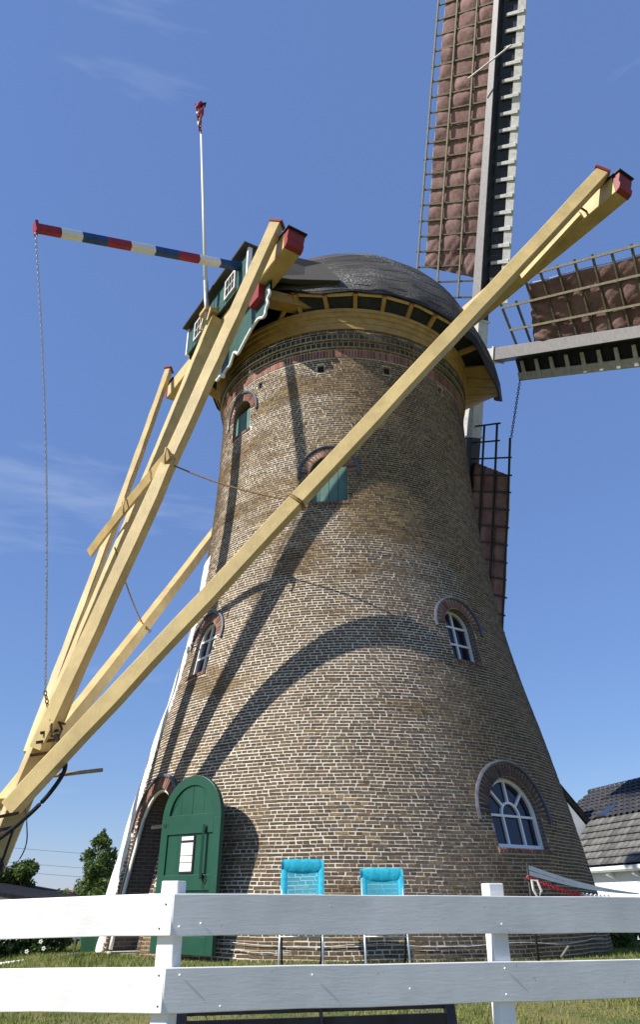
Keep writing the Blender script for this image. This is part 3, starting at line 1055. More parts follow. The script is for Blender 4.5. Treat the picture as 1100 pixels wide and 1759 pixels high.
for oi, o in enumerate(OPEN):
    ph = R_(o['p'])
    ax, N = tangent(ph), radial(ph)
    top = o['zs'] + o['h']
    kk = .85 * (rt(o['zb']) - rt(top)) / (top - o['zb'])
    plane = rt(o['zs']) - o['rec']
    if o['k'] == 'door': plane, kk = rt(top) - .75, 0.0
    liner(o, plane - .12, kk)
    # arch ring
    rm = o['h'] + o['ring'] / 2 + .003
    nb_ = max(12, int(math.pi * rm / .068))
    tones = ARCHDARK if o['k'] == 'window_big' else ARCHRED
    me_ = None
    for i in range(nb_):
        a = math.pi * (i + .5) / nb_
        me_ = voussoir_mesh(('v', round(o['ring'], 2), o['k'] == 'window_big'), .052, o['ring'] - .008, tones)
        place_on_wall(me_, o, rm * math.cos(a), o['zs'] + rm * math.sin(a), a, .012, 'arch_brick')
    hood(o)
    # jamb quoins of the doorway
    if o['k'] == 'door':
        nj = int((o['zs'] - .02) / .062)
        for i in range(nj):
            z = .05 + i * .062
            me_ = voussoir_mesh('jamb', .085, .047, ARCHDARK)
            place_on_wall(me_, o, -(o['h'] + .048), z, math.pi / 2, .008, 'jamb_brick')
            if i > nj // 2 or True:
                place_on_wall(me_, o, (o['h'] + .048), z, math.pi / 2, .008, 'jamb_brick')
    else:
        ns = int(2 * (o['h'] + .04) / .064)
        for i in range(ns):
            s = -(o['h'] + .03) + (i + .5) * 2 * (o['h'] + .03) / ns
            me_ = voussoir_mesh('sill', .05, .062, tones)
            place_on_wall(me_, o, s, o['zb'] - .033, math.pi / 2, .022, 'sill_brick')
    UW = Vector((0, 0, 1)) - N * kk
    P0 = Vector((CX, CY, 0)) + N * (plane + kk * o['zs'])
    P = lambda s, z, off=0: P0 + ax * s + UW * z + N * off
    PN[0] = N
    h, zb, zs = o['h'] - .006, o['zb'], o['zs']
    if o['k'].startswith('window'):
        big = o['k'] == 'window_big'
        fw = .06 if big else .042
        mb = MB()
        # outer frame: arch band
        outer, inner = [], []
        for i in range(25):
            a = math.pi * i / 24
            outer.append((h * math.cos(a), zs + h * math.sin(a)))
            inner.append(((h - fw) * math.cos(a), zs + (h - fw) * math.sin(a)))
        outer = [(h, zb)] + outer + [(-h, zb)]
        inner = [(h - fw, zb + fw)] + inner + [(-h + fw, zb + fw)]
        vs_, fs_ = [], []
        k = len(outer)
        for (a, b), (c, d) in zip(outer, inner):
            vs_ += [P(a, b, .035), P(c, d, .035), P(c, d, -.035), P(a, b, -.035)]
        for i in range(k):
            j = (i + 1) % k
            for q in range(4):
                fs_.append((i * 4 + q, i * 4 + (q + 1) % 4, j * 4 + (q + 1) % 4, j * 4 + q))
        mb.add(vs_, fs_)
        fr = build(mb, 'window_frame', M['white'], tower, label=WLAB[oi])
        bars = []
        if big:
            bars.append([(-h + .03, zs), (h - .03, zs)])
            for s in (-.19, .19): bars.append([(s, zb + .03), (s, zs)])
            rr_ = .20
            for a in (45, 90, 135):
                c_, s_ = math.cos(R_(a)), math.sin(R_(a))
                bars.append([(rr_ * c_, zs + rr_ * s_), ((h - .03) * c_, zs + (h - .03) * s_)])
            bars.append([(rr_ * math.cos(R_(q * 15)), zs + rr_ * math.sin(R_(q * 15))) for q in range(13)])
        else:
            bars.append([(0, zb + .03), (0, zs + h - .03)])
            for z in (zb + .36, zb + .70): bars.append([(-h + .03, z), (h - .03, z)])
        for bp_ in bars:
            mb = MB()
            for i in range(len(bp_) - 1):
                a, b = P(*bp_[i], .004), P(*bp_[i + 1], .004)
                mb.beam(a, b, .045, .034, up=(b - a).cross(N))
            build(mb, 'glazing_bar', M['white'], fr)
        # panes behind
        mb = MB()
        poly = [(h - .02, zb + .02)] + [((h - .02) * math.cos(math.pi * i / 20), zs + (h - .02) * math.sin(math.pi * i / 20)) for i in range(21)] + [(-h + .02, zb + .02)]
        mb.prism(poly, P0 - N * .012, ax, UW, -N, .006)
        build(mb, 'pane', M['glass'], fr)
        mb = MB()
        mb.prism(poly, P0 - N * .10, ax, UW, -N, .006)
        build(mb, 'dark_room', M['interior'], fr)
    elif o['k'] == 'shutter':
        npl = 4
        sh = None
        for i in range(npl):
            s0, s1 = -h + 2 * h * i / npl + .004, -h + 2 * h * (i + 1) / npl - .004
            zt = zs + .12
            mb = MB()
            mb.prism([(s0, zb + .01), (s1, zb + .01), (s1, zt), (s0, zt)], P0 - N * (.03 + .003 * (i % 2)), ax, UW, N, .03)
            if sh is None:
                sh = build(mb, 'shutter', M['shutter'], tower, label=WLAB[oi])
            else:
                build(mb, 'shutter_plank', M['shutter'], sh)
        mb = MB()
        poly = [(h, zb)] + [(h * math.cos(math.pi * i / 20), zs + h * math.sin(math.pi * i / 20)) for i in range(21)] + [(-h, zb)]
        mb.prism(poly, P0 - N * .12, ax, UW, -N, .006)
        build(mb, 'dark_backing', M['interior'], sh)
        mb = MB()
        mb.prism([(-h, zs + .125), (h, zs + .125), (h, zs + .16), (-h, zs + .16)], P0 - N * .05, ax, UW, N, .04)
        build(mb, 'transom', M['shutter'], sh)
    else:
        mb = MB()
        poly = [(h, zb)] + [(h * math.cos(math.pi * i / 20), zs + h * math.sin(math.pi * i / 20)) for i in range(21)] + [(-h, zb)]
        mb.prism(poly, P0 - N * .10, ax, UW, -N, .01)
        build(mb, 'dark_doorway', M['interior'], tower)
        # whitewashed inner arris of the arch
        mb = MB()
        pts = [(-o['h'] + .03, .05 + .15 * i) for i in range(13)] + [((o['h'] - .03) * math.cos(a), zs + (o['h'] - .03) * math.sin(a)) for a in np.linspace(math.pi, .15, 18)]
        p3 = []
        for s, z in pts:
            d = math.sqrt((rt(z)) ** 2 - s * s) - .07
            p3.append(Vector((CX, CY, z)) + ax * s + N * d)
        mb.tube(p3, .034, 6)
        build(mb, 'whitewashed_arris', M['plaster'], tower, smooth=True)
        mb = MB()
        mb.box8([P(-h, .0, .30), P(h, .0, .30), P(h, .0, .62), P(-h, .0, .62), P(-h, .10, .30), P(h, .10, .30), P(h, .10, .62), P(-h, .10, .62)])
        build(mb, 'threshold', M['teal'], tower)
for p, z in VENTS:
    ph = R_(p)
    mb = MB()
    c = Vector((CX, CY, z)) + radial(ph) * (rt(z) - .07)
    mb.obox(c, tangent(ph), radial(ph), Vector((0, 0, 1)), .08, .01, .11)
    build(mb, 'vent_shade_plug', M['interior'], tower)  # near-black plug; the vent's inner shade is put into its colour

# ---- the open green door
def make_door():
    hinge = Vector((-2.38, 12.32, .07))
    ax = Vector((.95, -.72, 0)).normalized()
    N = Vector((-ax.y * -1, 0, 0))
    N = Vector((ax.y, -ax.x, 0))
    if N.y > 0: N = -N
    U = Vector((.012, .0, 1)).normalized()
    W, ztop = 1.22, 2.33
    zs = ztop - W / 2
    def arch(g, z0, z1=None, n=24):
        r = W / 2 - g
        return [(W / 2 - r, z0), (W / 2 + r, z0)] + [(W / 2 + r * math.cos(math.pi * i / n), zs + r * math.sin(math.pi * i / n)) for i in range(n + 1)]
    mb = MB()
    mb.prism(arch(0, 0), hinge - N * .035, ax, U, N, .045)
    d = build(mb, 'door', M['green'], tower, bevel=.006, label='open arched green plank door with notices')
    # raised frame: stiles, rails, arch band
    mb = MB()
    fw = .14
    n = 24
    outer = [(W / 2 + W / 2 * math.cos(math.pi * i / n), zs + W / 2 * math.sin(math.pi * i / n)) for i in range(n + 1)]
    inner = [(W / 2 + (W / 2 - fw) * math.cos(math.pi * i / n), zs + (W / 2 - fw) * math.sin(math.pi * i / n)) for i in range(n + 1)]
    vs_, fs_ = [], []
    for (a, b), (c, e) in zip(outer, inner):
        for off in (.012, .04):
            vs_ += [hinge + ax * a + U * b + N * off, hinge + ax * c + U * e + N * off]
    for i in range(n):
        k = i * 4
        fs_ += [(k + 2, k + 3, k + 7, k + 6), (k + 1, k + 5, k + 7, k + 3), (k, k + 2, k + 6, k + 4)]
    mb.add(vs_, fs_)
    def slab(x0, x1, y0, y1, t0=.010, t1=.04):
        mb.prism([(x0, y0), (x1, y0), (x1, y1), (x0, y1)], hinge + N * t0, ax, U, N, t1 - t0)
    slab(.0, fw, .0, zs)
    slab(W - fw, W, .0, zs)
    slab(fw, W - fw, .0, .22)
    slab(fw, W - fw, .78, .98)
    slab(fw, W - fw, 1.52, 1.78)
    build(mb, 'door_frame', M['green'], d, bevel=.004)
    for (y0, y1) in ((.22, .78), (.98, 1.52), (1.78, 2.17)):
        for i in range(4):
            x0 = fw + (W - 2 * fw) * i / 4
            x1 = fw + (W - 2 * fw) * (i + 1) / 4 - .006
            yt = y1
            if y1 > 2:
                r = W / 2 - fw
                f_ = lambda x: zs + math.sqrt(max(0, r * r - (x - W / 2) ** 2))
                poly = [(x0, y0), (x1, y0), (x1, f_(x1)), ((x0 + x1) / 2, f_((x0 + x1) / 2)), (x0, f_(x0))]
            else:
                poly = [(x0, y0), (x1, y0), (x1, yt), (x0, yt)]
            m2 = MB()
            m2.prism(poly, hinge + N * .009, ax, U, N, .008 + .002 * (i % 2))
            build(m2, 'panel_board', M['green'], d)
    def flat(name, x0, x1, y0, y1, t, mt, th=.004):
        m2 = MB()
        m2.prism([(x0, y0), (x1, y0), (x1, y1), (x0, y1)], hinge + N * t, ax, U, N, th)
        return build(m2, name, mt, d)
    flat('notice_board', .44, .72, 1.0, 1.5, .02, M['black'], .012)
    for y0, y1 in ((1.435, 1.485), (1.235, 1.40), (1.145, 1.225), (1.025, 1.135)):
        flat('notice_sheet', .455, .695, y0, y1, .033, M['paper'], .003)
    m2 = MB()
    m2.beam(hinge + ax * .93 + U * .92 + N * .075, hinge + ax * .93 + U * 1.63 + N * .075, .03, .03)
    for y in (.98, 1.56):
        m2.beam(hinge + ax * .93 + U * y + N * .04, hinge + ax * .93 + U * y + N * .08, .05, .03)
    build(m2, 'bolt_bar', M['green'], d)
    m2 = MB()
    m2.tube([hinge + ax * (.98 + .03 * math.cos(a)) + U * (.93 + .05 * math.sin(a)) + N * .06 for a in np.linspace(0, 6.28, 13)[:-1]], .007, 5, closed=True)
    m2.tube([hinge + ax * .98 + U * .88 + N * .06, hinge + ax * .95 + U * .80 + N * .055, hinge + ax * 1.0 + U * .78 + N * .055], .005, 5)
    build(m2, 'door_ring', M['iron'], d)
    for y in (.45, 1.65):
        m2 = MB()
        m2.beam(hinge - ax * .30 + U * y - N * .02, hinge + ax * .10 + U * y + N * .044, .012, .05, up=U)
        build(m2, 'strap_hinge', M['iron'], d)
make_door()

# lightning cable along the base of the wall
for zz_, seed, p0_, p1_ in ((.20, 1, -40, 58), (.13, 2, -38, -12)):
    rr = random.Random(seed)
    pts = [S(R_(p), zz_ + .02 * math.sin(p * .25 + seed) + rr.uniform(-.006, .006), .03) for p in np.linspace(p0_, p1_, 40)]
    mb = MB()
    mb.tube(pts, .0055, 5)
    build(mb, 'wall_cable', M['owhite'], tower, smooth=True)

# ------------------------------------------------------------------ windmill cap
PSI = R_(32.82)
TD = Vector((-math.cos(PSI), -math.sin(PSI), 0))        # towards the tail
ED = Vector((math.sin(PSI), -math.cos(PSI), 0))         # along the cross beams, towards the viewer
C0 = Vector((CX, CY, 0))
UP = Vector((0, 0, 1))
def Q(b, l, z):
    return C0 + TD * b + ED * l + UP * z
cap = thing('mill_cap', (CX, CY, 11.8), 'turning boat-shaped cap with dark felt roof, yellow beams and tail pole', 'windmill cap')

# profile of the cap along b (rear + ... front -)
CB = [3.05, 2.9, 2.3, 1.7, 1.1, .25, -.9, -1.5, -2.6, -3.4, -4.1]
CW = [1.75, 1.95, 2.55, 3.0, 3.25, 3.45, 3.45, 3.35, 2.88, 2.25, 1.35]
CE = [12.80, 12.76, 12.55, 12.55, 12.60, 12.58, 12.52, 12.42, 12.15, 12.45, 13.2]
CR = [14.3, 14.45, 14.95, 15.45, 15.85, 16.35, 16.68, 16.75, 16.55, 16.15, 15.4]
def capf(arr, b):
    xs = CB[::-1]
    return float(np.interp(b, xs, arr[::-1]))
def cap_pt(b, x, off=0.0):
    """x in -1..1 across"""
    w, ze, zr = capf(CW, b), capf(CE, b), capf(CR, b)
    a = abs(x)
    return Q(b, x * (w + off), ze + (zr - ze + off) * (max(0, 1 - a ** 1.9)) ** .78)
def make_cap_roof():
    nb_, nx = 44, 48
    vs_, uv_ = [], []
    for i in range(nb_ + 1):
        b = 3.05 + (-4.1 - 3.05) * i / nb_
        for j in range(nx + 1):
            x = math.sin(math.pi / 2 * (-1 + 2 * j / nx))
            p = cap_pt(b, x)
            if abs(x) > .97: p.z += .03 * math.sin(b * 7) + .015 * math.sin(b * 17)
            else: p.z += .004 * math.sin(b * 5 + x * 9)
            vs_.append(p)
            uv_.append((b, -1 + 2 * j / nx))
    fs_ = []
    for i in range(nb_):
        for j in range(nx):
            a = i * (nx + 1) + j
            fs_.append((a, a + 1, a + nx + 2, a + nx + 1))
    fs_.append(tuple(range(nx + 1))[::-1])
    fs_.append(tuple(nb_ * (nx + 1) + j for j in range(nx + 1)))
    me = bpy.data.meshes.new('roof')
    me.from_pydata(vs_, [], fs_)
    ul = me.uv_layers.new(name='UVMap')
    for lp in me.loops:
        ul.data[lp.index].uv = (uv_[lp.vertex_index][0] * .35, uv_[lp.vertex_index][1] * 1.3)
    me.polygons.foreach_set('use_smooth', [len(p.vertices) == 4 for p in me.polygons])
    me.materials.append(M['felt'])
    roof = put('roof', me, cap)
    md = roof.modifiers.new('thick', 'SOLIDIFY')
    md.thickness = .03
    md.offset = 0
    for j in range(1, 18):                      # lapped felt seams, from the rear eave up over the ridge
        x0 = -1 + 2 * j / 18
        pts = []
        for i in range(31):
            b = 3.0 - 7.0 * i / 30
            x = math.sin(math.pi / 2 * max(-1, min(1, x0 + .010 * math.sin(i * 1.3 + j))))
            pts.append(cap_pt(b, x, .016))
        mb = MB()
        mb.tube(pts, .006, 5)
        build(mb, 'felt_seam', M['felt'], roof)
    return roof
roof = make_cap_roof()

# dark eave boards, fascia and rafters
def eave_pt(b, side, inset=0.0, dz=0.0):
    return Q(b, side * (capf(CW, b) - inset), capf(CE, b) + dz)
def ringpt(ang, r, z):
    return C0 + (TD * math.cos(ang) + ED * math.sin(ang)) * r + UP * z
bs = np.linspace(2.75, -4.05, 60)
for side in (1, -1):
    mb = MB(); vs_, fs_ = [], []
    mb2 = MB(); vs2, fs2 = [], []
    mb3 = MB(); vs3, fs3 = [], []
    for i, b in enumerate(bs):
        ep = eave_pt(b, side, .03, -.02)
        ang = math.atan2((ep - C0).dot(ED), (ep - C0).dot(TD))
        ip = ringpt(ang, 3.10, 12.285)
        vs_ += [ep, ip]
        e1 = eave_pt(b, side, .05, -.015)
        vs2 += [e1, e1 - UP * .055, e1 - UP * .055 - (e1 - ip).normalized() * .045, e1 - (e1 - ip).normalized() * .045]
        e3 = eave_pt(b, side, -.012, .02)
        vs3 += [e3, e3 - UP * (.07 + .02 * math.sin(b * 6) + float(np.interp(b, [-4.1, -2.7, -.6], [.25, .58, 0])))]
    for i in range(len(bs) - 1):
        fs_.append((2 * i, 2 * i + 1, 2 * i + 3, 2 * i + 2))
        fs3.append((2 * i, 2 * i + 1, 2 * i + 3, 2 * i + 2))
        for q in range(4):
            fs2.append((4 * i + q, 4 * i + (q + 1) % 4, 4 * i + 4 + (q + 1) % 4, 4 * i + 4 + q))
    o = build(mb.add(vs_, fs_), 'eave_boarding', M['dark'], cap)
    o = build(mb2.add(vs2, fs2), 'fascia', M['yellow_b'], cap)
    o = build(mb3.add(vs3, fs3), 'felt_drip_edge', M['dark'], cap)
    md = o.modifiers.new('t', 'SOLIDIFY'); md.thickness = .02
for deg in list(range(28, 160, 11)):
    for side in (1, -1):
        a = R_(deg) * side
        # eave distance in this direction
        best = min(np.linspace(2.75, -4.0, 200), key=lambda b: abs(math.atan2(side * capf(CW, b), b) - a))
        ep = eave_pt(best, side, .06, -.075)
        ip = ringpt(a, 3.08, 12.25)
        mb = MB()
        mb.beam(ip, ep, .085, .10)
        rf = build(mb, 'rafter', M['ringyel'], cap)
        d = (ep - ip).normalized()
        mb = MB()
        mb.beam(ep - d * .07 + UP * .03, ep + d * .012 + UP * .03, .10, .085)
        build(mb, 'rafter_end', M['red'], rf)
        for q in (deg + 5.5,):
            pass
# curved yellow skirt boards under the front of the cap
for side in (1, -1):
    for k in range(5):
        a0_, a1_ = R_(124 + k * 6.8) * side, R_(124 + (k + 1) * 6.8 - .35) * side
        mb = MB()
        vs_ = []
        for a in (a0_, (a0_ + a1_) / 2, a1_):
            best = min(np.linspace(1.0, -4.05, 200), key=lambda b: abs(math.atan2(side * capf(CW, b), b) - a))
            ep = eave_pt(best, side, .10, -.16)
            ip = ringpt(a, 3.15, 12.15)
            md_ = (ep * .5 + ip * .5) - UP * .0
            vs_ += [ip, md_, ep]
        build(mb.add(vs_, [(0, 1, 4, 3), (1, 2, 5, 4), (3, 4, 7, 6), (4, 5, 8, 7)]), 'skirt_board', M['ringyel'], cap).modifiers.new('t', 'SOLIDIFY').thickness = .03

# moulded yellow ring
prof = [(2.90, 11.775), (3.085, 11.775), (3.09, 11.93), (3.105, 11.935), (3.115, 12.06), (3.145, 12.075), (3.16, 12.16), (3.19, 12.175), (3.20, 12.25), (3.165, 12.27), (3.16, 12.285), (2.9, 12.29)]
n = 120
vs_ = [(CX + r * math.sin(2 * math.pi * j / n), CY - r * math.cos(2 * math.pi * j / n), z) for j in range(n) for r, z in prof]
m_ = len(prof)
fs_ = [(j * m_ + i, ((j + 1) % n) * m_ + i, ((j + 1) % n) * m_ + i + 1, j * m_ + i + 1) for j in range(n) for i in range(m_ - 1)]
build(MB().add(vs_, fs_), 'curb_ring', M['ringyel'], cap)

# ---- rear house with windows
RB = 3.62                                     # plane of the rear wall
HWD = 1.62
mb = MB()
mb.box8([Q(RB - .02, -HWD, 13.05), Q(RB - .02, HWD, 13.05), Q(2.2, HWD + .25, 13.05), Q(2.2, -HWD - .25, 13.05),
         Q(RB - .02, -HWD, 13.90), Q(RB - .02, HWD, 13.90), Q(2.2, HWD + .25, 13.9), Q(2.2, -HWD - .25, 13.9)])
rw = build(mb, 'rear_wall', M['dark'], cap)
npl = 22
for i in range(npl):
    l0, l1 = -HWD + 2 * HWD * i / npl + .006, -HWD + 2 * HWD * (i + 1) / npl - .006
    mb = MB()
    t_ = .022 + .004 * (i % 2)
    mb.box8([Q(RB - .02, l0, 13.07), Q(RB - .02, l1, 13.07), Q(RB + t_, l1, 13.07), Q(RB + t_, l0, 13.07),
             Q(RB - .02, l0, 13.88), Q(RB - .02, l1, 13.88), Q(RB + t_, l1, 13.88), Q(RB + t_, l0, 13.88)])
    build(mb, 'plank', M['gabgreen'], rw)
def qbox(mb, b0, b1, l0, l1, z0, z1, mi=0):
    mb.box8([Q(b0, l0, z0), Q(b0, l1, z0), Q(b1, l1, z0), Q(b1, l0, z0), Q(b0, l0, z1), Q(b0, l1, z1), Q(b1, l1, z1), Q(b1, l0, z1)], mi)
for lc in (.80, -.92):
    mb = MB()
    hw, z0, z1 = .23, 13.16, 13.74
    for (a, b, c, d) in ((-hw - .04, -hw + .02, z0, z1), (hw - .02, hw + .04, z0, z1), (-hw + .02, hw - .02, z1 - .05, z1), (-hw + .02, hw - .02, z0, z0 + .05)):
        qbox(mb, RB + .02, RB + .075, lc + a, lc + b, c, d)
    wf = build(mb, 'window_frame', M['owhite'], rw)
    for l_ in (-.07, .07):
        mb = MB(); qbox(mb, RB + .04, RB + .068, lc + l_ - .008, lc + l_ + .008, z0 + .05, z1 - .05); build(mb, 'glazing_bar', M['owhite'], wf)
    for z_ in (13.46,):
        mb = MB(); qbox(mb, RB + .04, RB + .066, lc - hw + .02, lc + hw - .02, z_ - .012, z_ + .012); build(mb, 'glazing_bar', M['owhite'], wf)
    mb = MB(); qbox(mb, RB + .028, RB + .045, lc - hw + .02, lc + hw - .02, z0 + .05, z1 - .05); build(mb, 'pane', M['glass'], wf)
for l_ in (-HWD - .02, HWD + .02):
    mb = MB(); qbox(mb, RB - .04, RB + .06, l_ - .035, l_ + .035, 13.06, 13.92); build(mb, 'corner_trim', M['white'], rw)
# felted roof and sides of the rear house
mb = MB()
mb.box8([Q(RB + .20, -HWD - .10, 13.89), Q(RB + .20, HWD + .10, 13.89), Q(1.2, HWD + .1, 13.98), Q(1.2, -HWD - .1, 13.98),
         Q(RB + .20, -HWD - .10, 13.96), Q(RB + .20, HWD + .10, 13.96), Q(1.2, HWD + .1, 14.12), Q(1.2, -HWD - .1, 14.12)])
build(mb, 'rear_roof', M['felt'], cap, bevel=.02)
for sd in (1, -1):
    mb = MB()
    mb.box8([Q(RB - .05, sd * HWD, 13.0), Q(RB - .05, sd * (HWD + .04), 13.0), Q(2.0, sd * (2.9), 12.75), Q(2.0, sd * 2.6, 12.75),
             Q(RB - .05, sd * HWD, 13.93), Q(RB - .05, sd * (HWD + .04), 13.93), Q(2.0, sd * 2.15, 13.9), Q(2.0, sd * 2.0, 13.9)])
    build(mb, 'felted_cheek', M['felt'], cap)

# ---- green bargeboard ("beard") with white scalloped edge
edge = [(2.10, 12.42), (2.16, 12.28), (2.02, 12.22), (2.10, 12.05), (1.98, 11.98), (1.97, 11.80), (1.82, 11.84), (1.70, 11.95), (1.45, 11.93), (1.2, 11.84), (.95, 11.72), (.72, 11.60), (.64, 11.72), (.52, 11.82), (.42, 11.66), (.32, 11.53), (.18, 11.60), (0, 11.50)]
edge = edge + [(-l, z) for l, z in edge[-2::-1]]
def smooth_path(p, k=3):
    p = [np.array(q, float) for q in p]
    for _ in range(k):
        r = [p[0]]
        for a, b in zip(p[:-1], p[1:]):
            r += [a * .75 + b * .25, a * .25 + b * .75]
        r.append(p[-1]); p = r
    return [tuple(q) for q in p]
es = smooth_path(edge, 2)
mb = MB()
vs_, fs_ = [], []
for l, z in es:
    vs_ += [Q(3.34, l, z), Q(3.34, l, 12.78), Q(3.29, l, z), Q(3.29, l, 12.78)]
for i in range(len(es) - 1):
    a, b = 4 * i, 4 * i + 4
    fs_ += [(a, a + 1, b + 1, b), (a + 2, b + 2, b + 3, a + 3), (a, b, b + 2, a + 2)]
beard = build(mb.add(vs_, fs_), 'bargeboard', M['gabgreen'], cap)
mb = MB(); mb.tube([Q(3.335, l, z) for l, z in es], .035, 6)
build(mb, 'scalloped_edge', M['white'], beard, smooth=True)
for sd in (1, -1):
    mb = MB(); qbox(mb, 3.30, 3.50, sd * 1.50, sd * 1.92, 12.30, 12.68); build(mb, 'red_end_board', M['red'], cap)
    mb = MB()
    mb.beam(Q(3.2, sd * 1.72, 12.55), Q(1.2, sd * 2.4, 12.42), .30, .26)
    build(mb, 'eave_beam', M['ringyel'], cap)
mb = MB(); mb.sphere(Q(3.42, .18, 11.33), .06); build(mb, 'lamp_globe', M['white'], cap, smooth=True)

# ---- beams
def end_board(name, p, d, w, h, parent):
    """stepped red end block with a dark cover board on top"""
    mb = MB(); mb.beam(p - d * .015, p + d * .02, w + .015, h + .015); e_ = build(mb, name, M['red'], parent)
    mb = MB(); mb.beam(p - d * .10 + UP * (h / 2 + .02), p + d * .06 + UP * (h / 2 + .02), w + .06, .035)
    build(mb, 'cover_board', M['dark'], e_)
KZ, KB, KL = 12.92, 3.33, 3.15
def moulded_beam(name, p0, p1, w, h, label):
    d = (p1 - p0).normalized()
    mb = MB()
    mb.timber(p0, p1, w, h, .015, 3, 16, .003, .006)
    o = build(mb, name, M['yellow'], cap, label=label)
    for p, s in ((p0, -1), (p1, 1)):
        # ogee shaped end: tapered lower nose
        mb = MB()
        sd = d.cross(UP).normalized()
        a = p
        poly = [(0, -h / 2), (.10, -h / 2 + .05), (.14, -h / 2 + .14), (.12, 0), (.17, h / 2 - .08), (.17, h / 2), (0, h / 2)]
        mb.prism([(x, y) for x, y in poly], a - sd * w / 2, d * s, UP, sd, w)
        e_ = build(mb, 'beam_end', M['red'], o)
        mb = MB()
        mb.beam(a - d * s * .35 + UP * (h / 2 + .018), a + d * s * .22 + UP * (h / 2 + .018), w + .07, .03)
        build(mb, 'cover_board', M['dark'], o)
    return o
moulded_beam('short_cross_beam', Q(KB, -KL, KZ), Q(KB, KL - .1, KZ), .40, .42, 'short yellow cross beam behind the cap')
LB, LL, LZ = -1.76, 7.51, 13.5
lbm = moulded_beam('long_cross_beam', Q(LB, -LL, LZ), Q(LB, LL - .1, LZ), .38, .42, 'long yellow cross beam through the cap with red end')

def brace(name, p0, p1, w, h, label, cap_top=True):
    mb = MB()
    mb.timber(p0, p1, w, h, .012, len(label))
    o = build(mb, name, M['yellow'], cap, label=label)
    if cap_top:
        d = (p0 - p1).normalized()
        mb = MB()
        mb.beam(p0 - d * .01, p0 + d * .045, w + .05, h + .05)
        build(mb, 'red_cap', M['red'], o)
    return o
TP0, TP1 = Q(3.62, 0, 12.95), Q(6.47, 0, 1.15)
tailp = brace('tail_pole', TP0, TP1, .33, .34, 'thick yellow tail pole', False)
brace('short_brace', Q(3.64, 2.92, 13.42), Q(6.14, .24, 2.85), .22, .24, 'short yellow brace on the near side')
brace('short_brace', Q(3.64, -2.92, 13.42), Q(6.14, -.24, 2.85), .15, .17, 'short yellow brace on the far side')
brace('long_brace', Q(LB + .32, LL - .22, 13.86), Q(6.40, .22, 1.95), .21, .27, 'long yellow brace on the near side')
brace('long_brace', Q(LB + .32, -LL + .22, 13.86), Q(6.40, -.22, 2.05), .20, .25, 'long yellow brace on the far side')
# filler block between the long beam and its brace
mb = MB()
mb.beam(Q(LB + .24, LL - .9, 13.42), Q(LB + .24, LL - 2.6, 13.05), .10, .14)
build(mb, 'wedge_block', M['yellow'], cap)
mb = MB(); mb.tube([Q(LB - .25, LL - .8, 13.42), Q(LB + .5, LL - .8, 13.42)], .025, 6); build(mb, 'bolt', M['rust'], cap)
# clamp plank tying braces and tail pole
mb = MB()
pts = [Q(5.02, 1.72, 7.95), Q(5.30, .55, 7.35), Q(5.44, -.40, 7.02), Q(5.52, -.80, 6.80)]
for a, b in zip(pts[:-1], pts[1:]):
    mb.beam(a, b + (b - a).normalized() * .03, .06, .18, up=(TD * .3 + UP))
cl = build(mb, 'clamp_plank', M['yellow_b'], cap)
for p in (pts[0], pts[1]):
    mb = MB()
    mb.tube([p + TD * .05 + UP * .06, p + TD * .09 + UP * .07, p + TD * .10 - UP * .08, p + TD * .07 - UP * .24], .018, 6)
    build(mb, 'clamp_hook', M['yellow_b'], cl, smooth=True)
# iron brackets near the foot of the tail pole
for z, b, l in ((2.95, 6.06, .40), (2.75, 6.12, .40), (1.85, 6.42, .40), (1.65, 6.46, .40), (3.1, 6.02, .40)):
    mb = MB(); mb.beam(Q(b - .12, l, z + .04), Q(b + .16, l, z - .03), .02, .045)
    build(mb, 'iron_strap', M['rust'], cap)
# iron fitting where pole meets the cap
mb = MB()
mb.tube([Q(3.62, .2, 13.25), Q(3.86, .2, 13.1), Q(3.92, .2, 12.7)], .03, 6)
mb.tube([Q(3.62, -.2, 13.25), Q(3.86, -.2, 13.1), Q(3.92, -.2, 12.7)], .03, 6)
mb.beam(Q(3.5, 0, 13.12), Q(3.98, 0, 13.12), .36, .10)
build(mb, 'pole_bracket', M['yellow_b'], cap)

# ------------------------------------------------------------------ sails
HUB_B, HUB_Z, TAU, GAM = -4.8946, 15.4726, .2355, .4464
HUB = Q(HUB_B, 0, HUB_Z)
SD = (-TD * math.cos(TAU) + UP * math.sin(TAU)).normalized()
upv = SD.cross(ED)
if upv.z < 0: upv = -upv
D1 = (upv * math.cos(GAM) + ED * math.sin(GAM)).normalized()
D2 = SD.cross(D1).normalized()
if D2.x < 0: D2 = -D2
sails = thing('sail_cross', HUB, 'cross of four windmill sails with grey stocks and brown sailcloth on lattices', 'windmill sails')
mb = MB()
mb.beam(HUB - SD * 2.2, HUB + SD * .55, .62, .62, up=D1, ch=.12)
build(mb, 'wind_shaft', M['dark'], sails)
mb = MB(); mb.beam(HUB - SD * .52, HUB + SD * .52, .78, .78, up=D1, ch=.06)
build(mb, 'poll_end', M['owhite'], sails)
RT_ = 12.8
def pit(r): return R_(np.interp(r, [1.5, 4, 12], [38, 32, 20]))
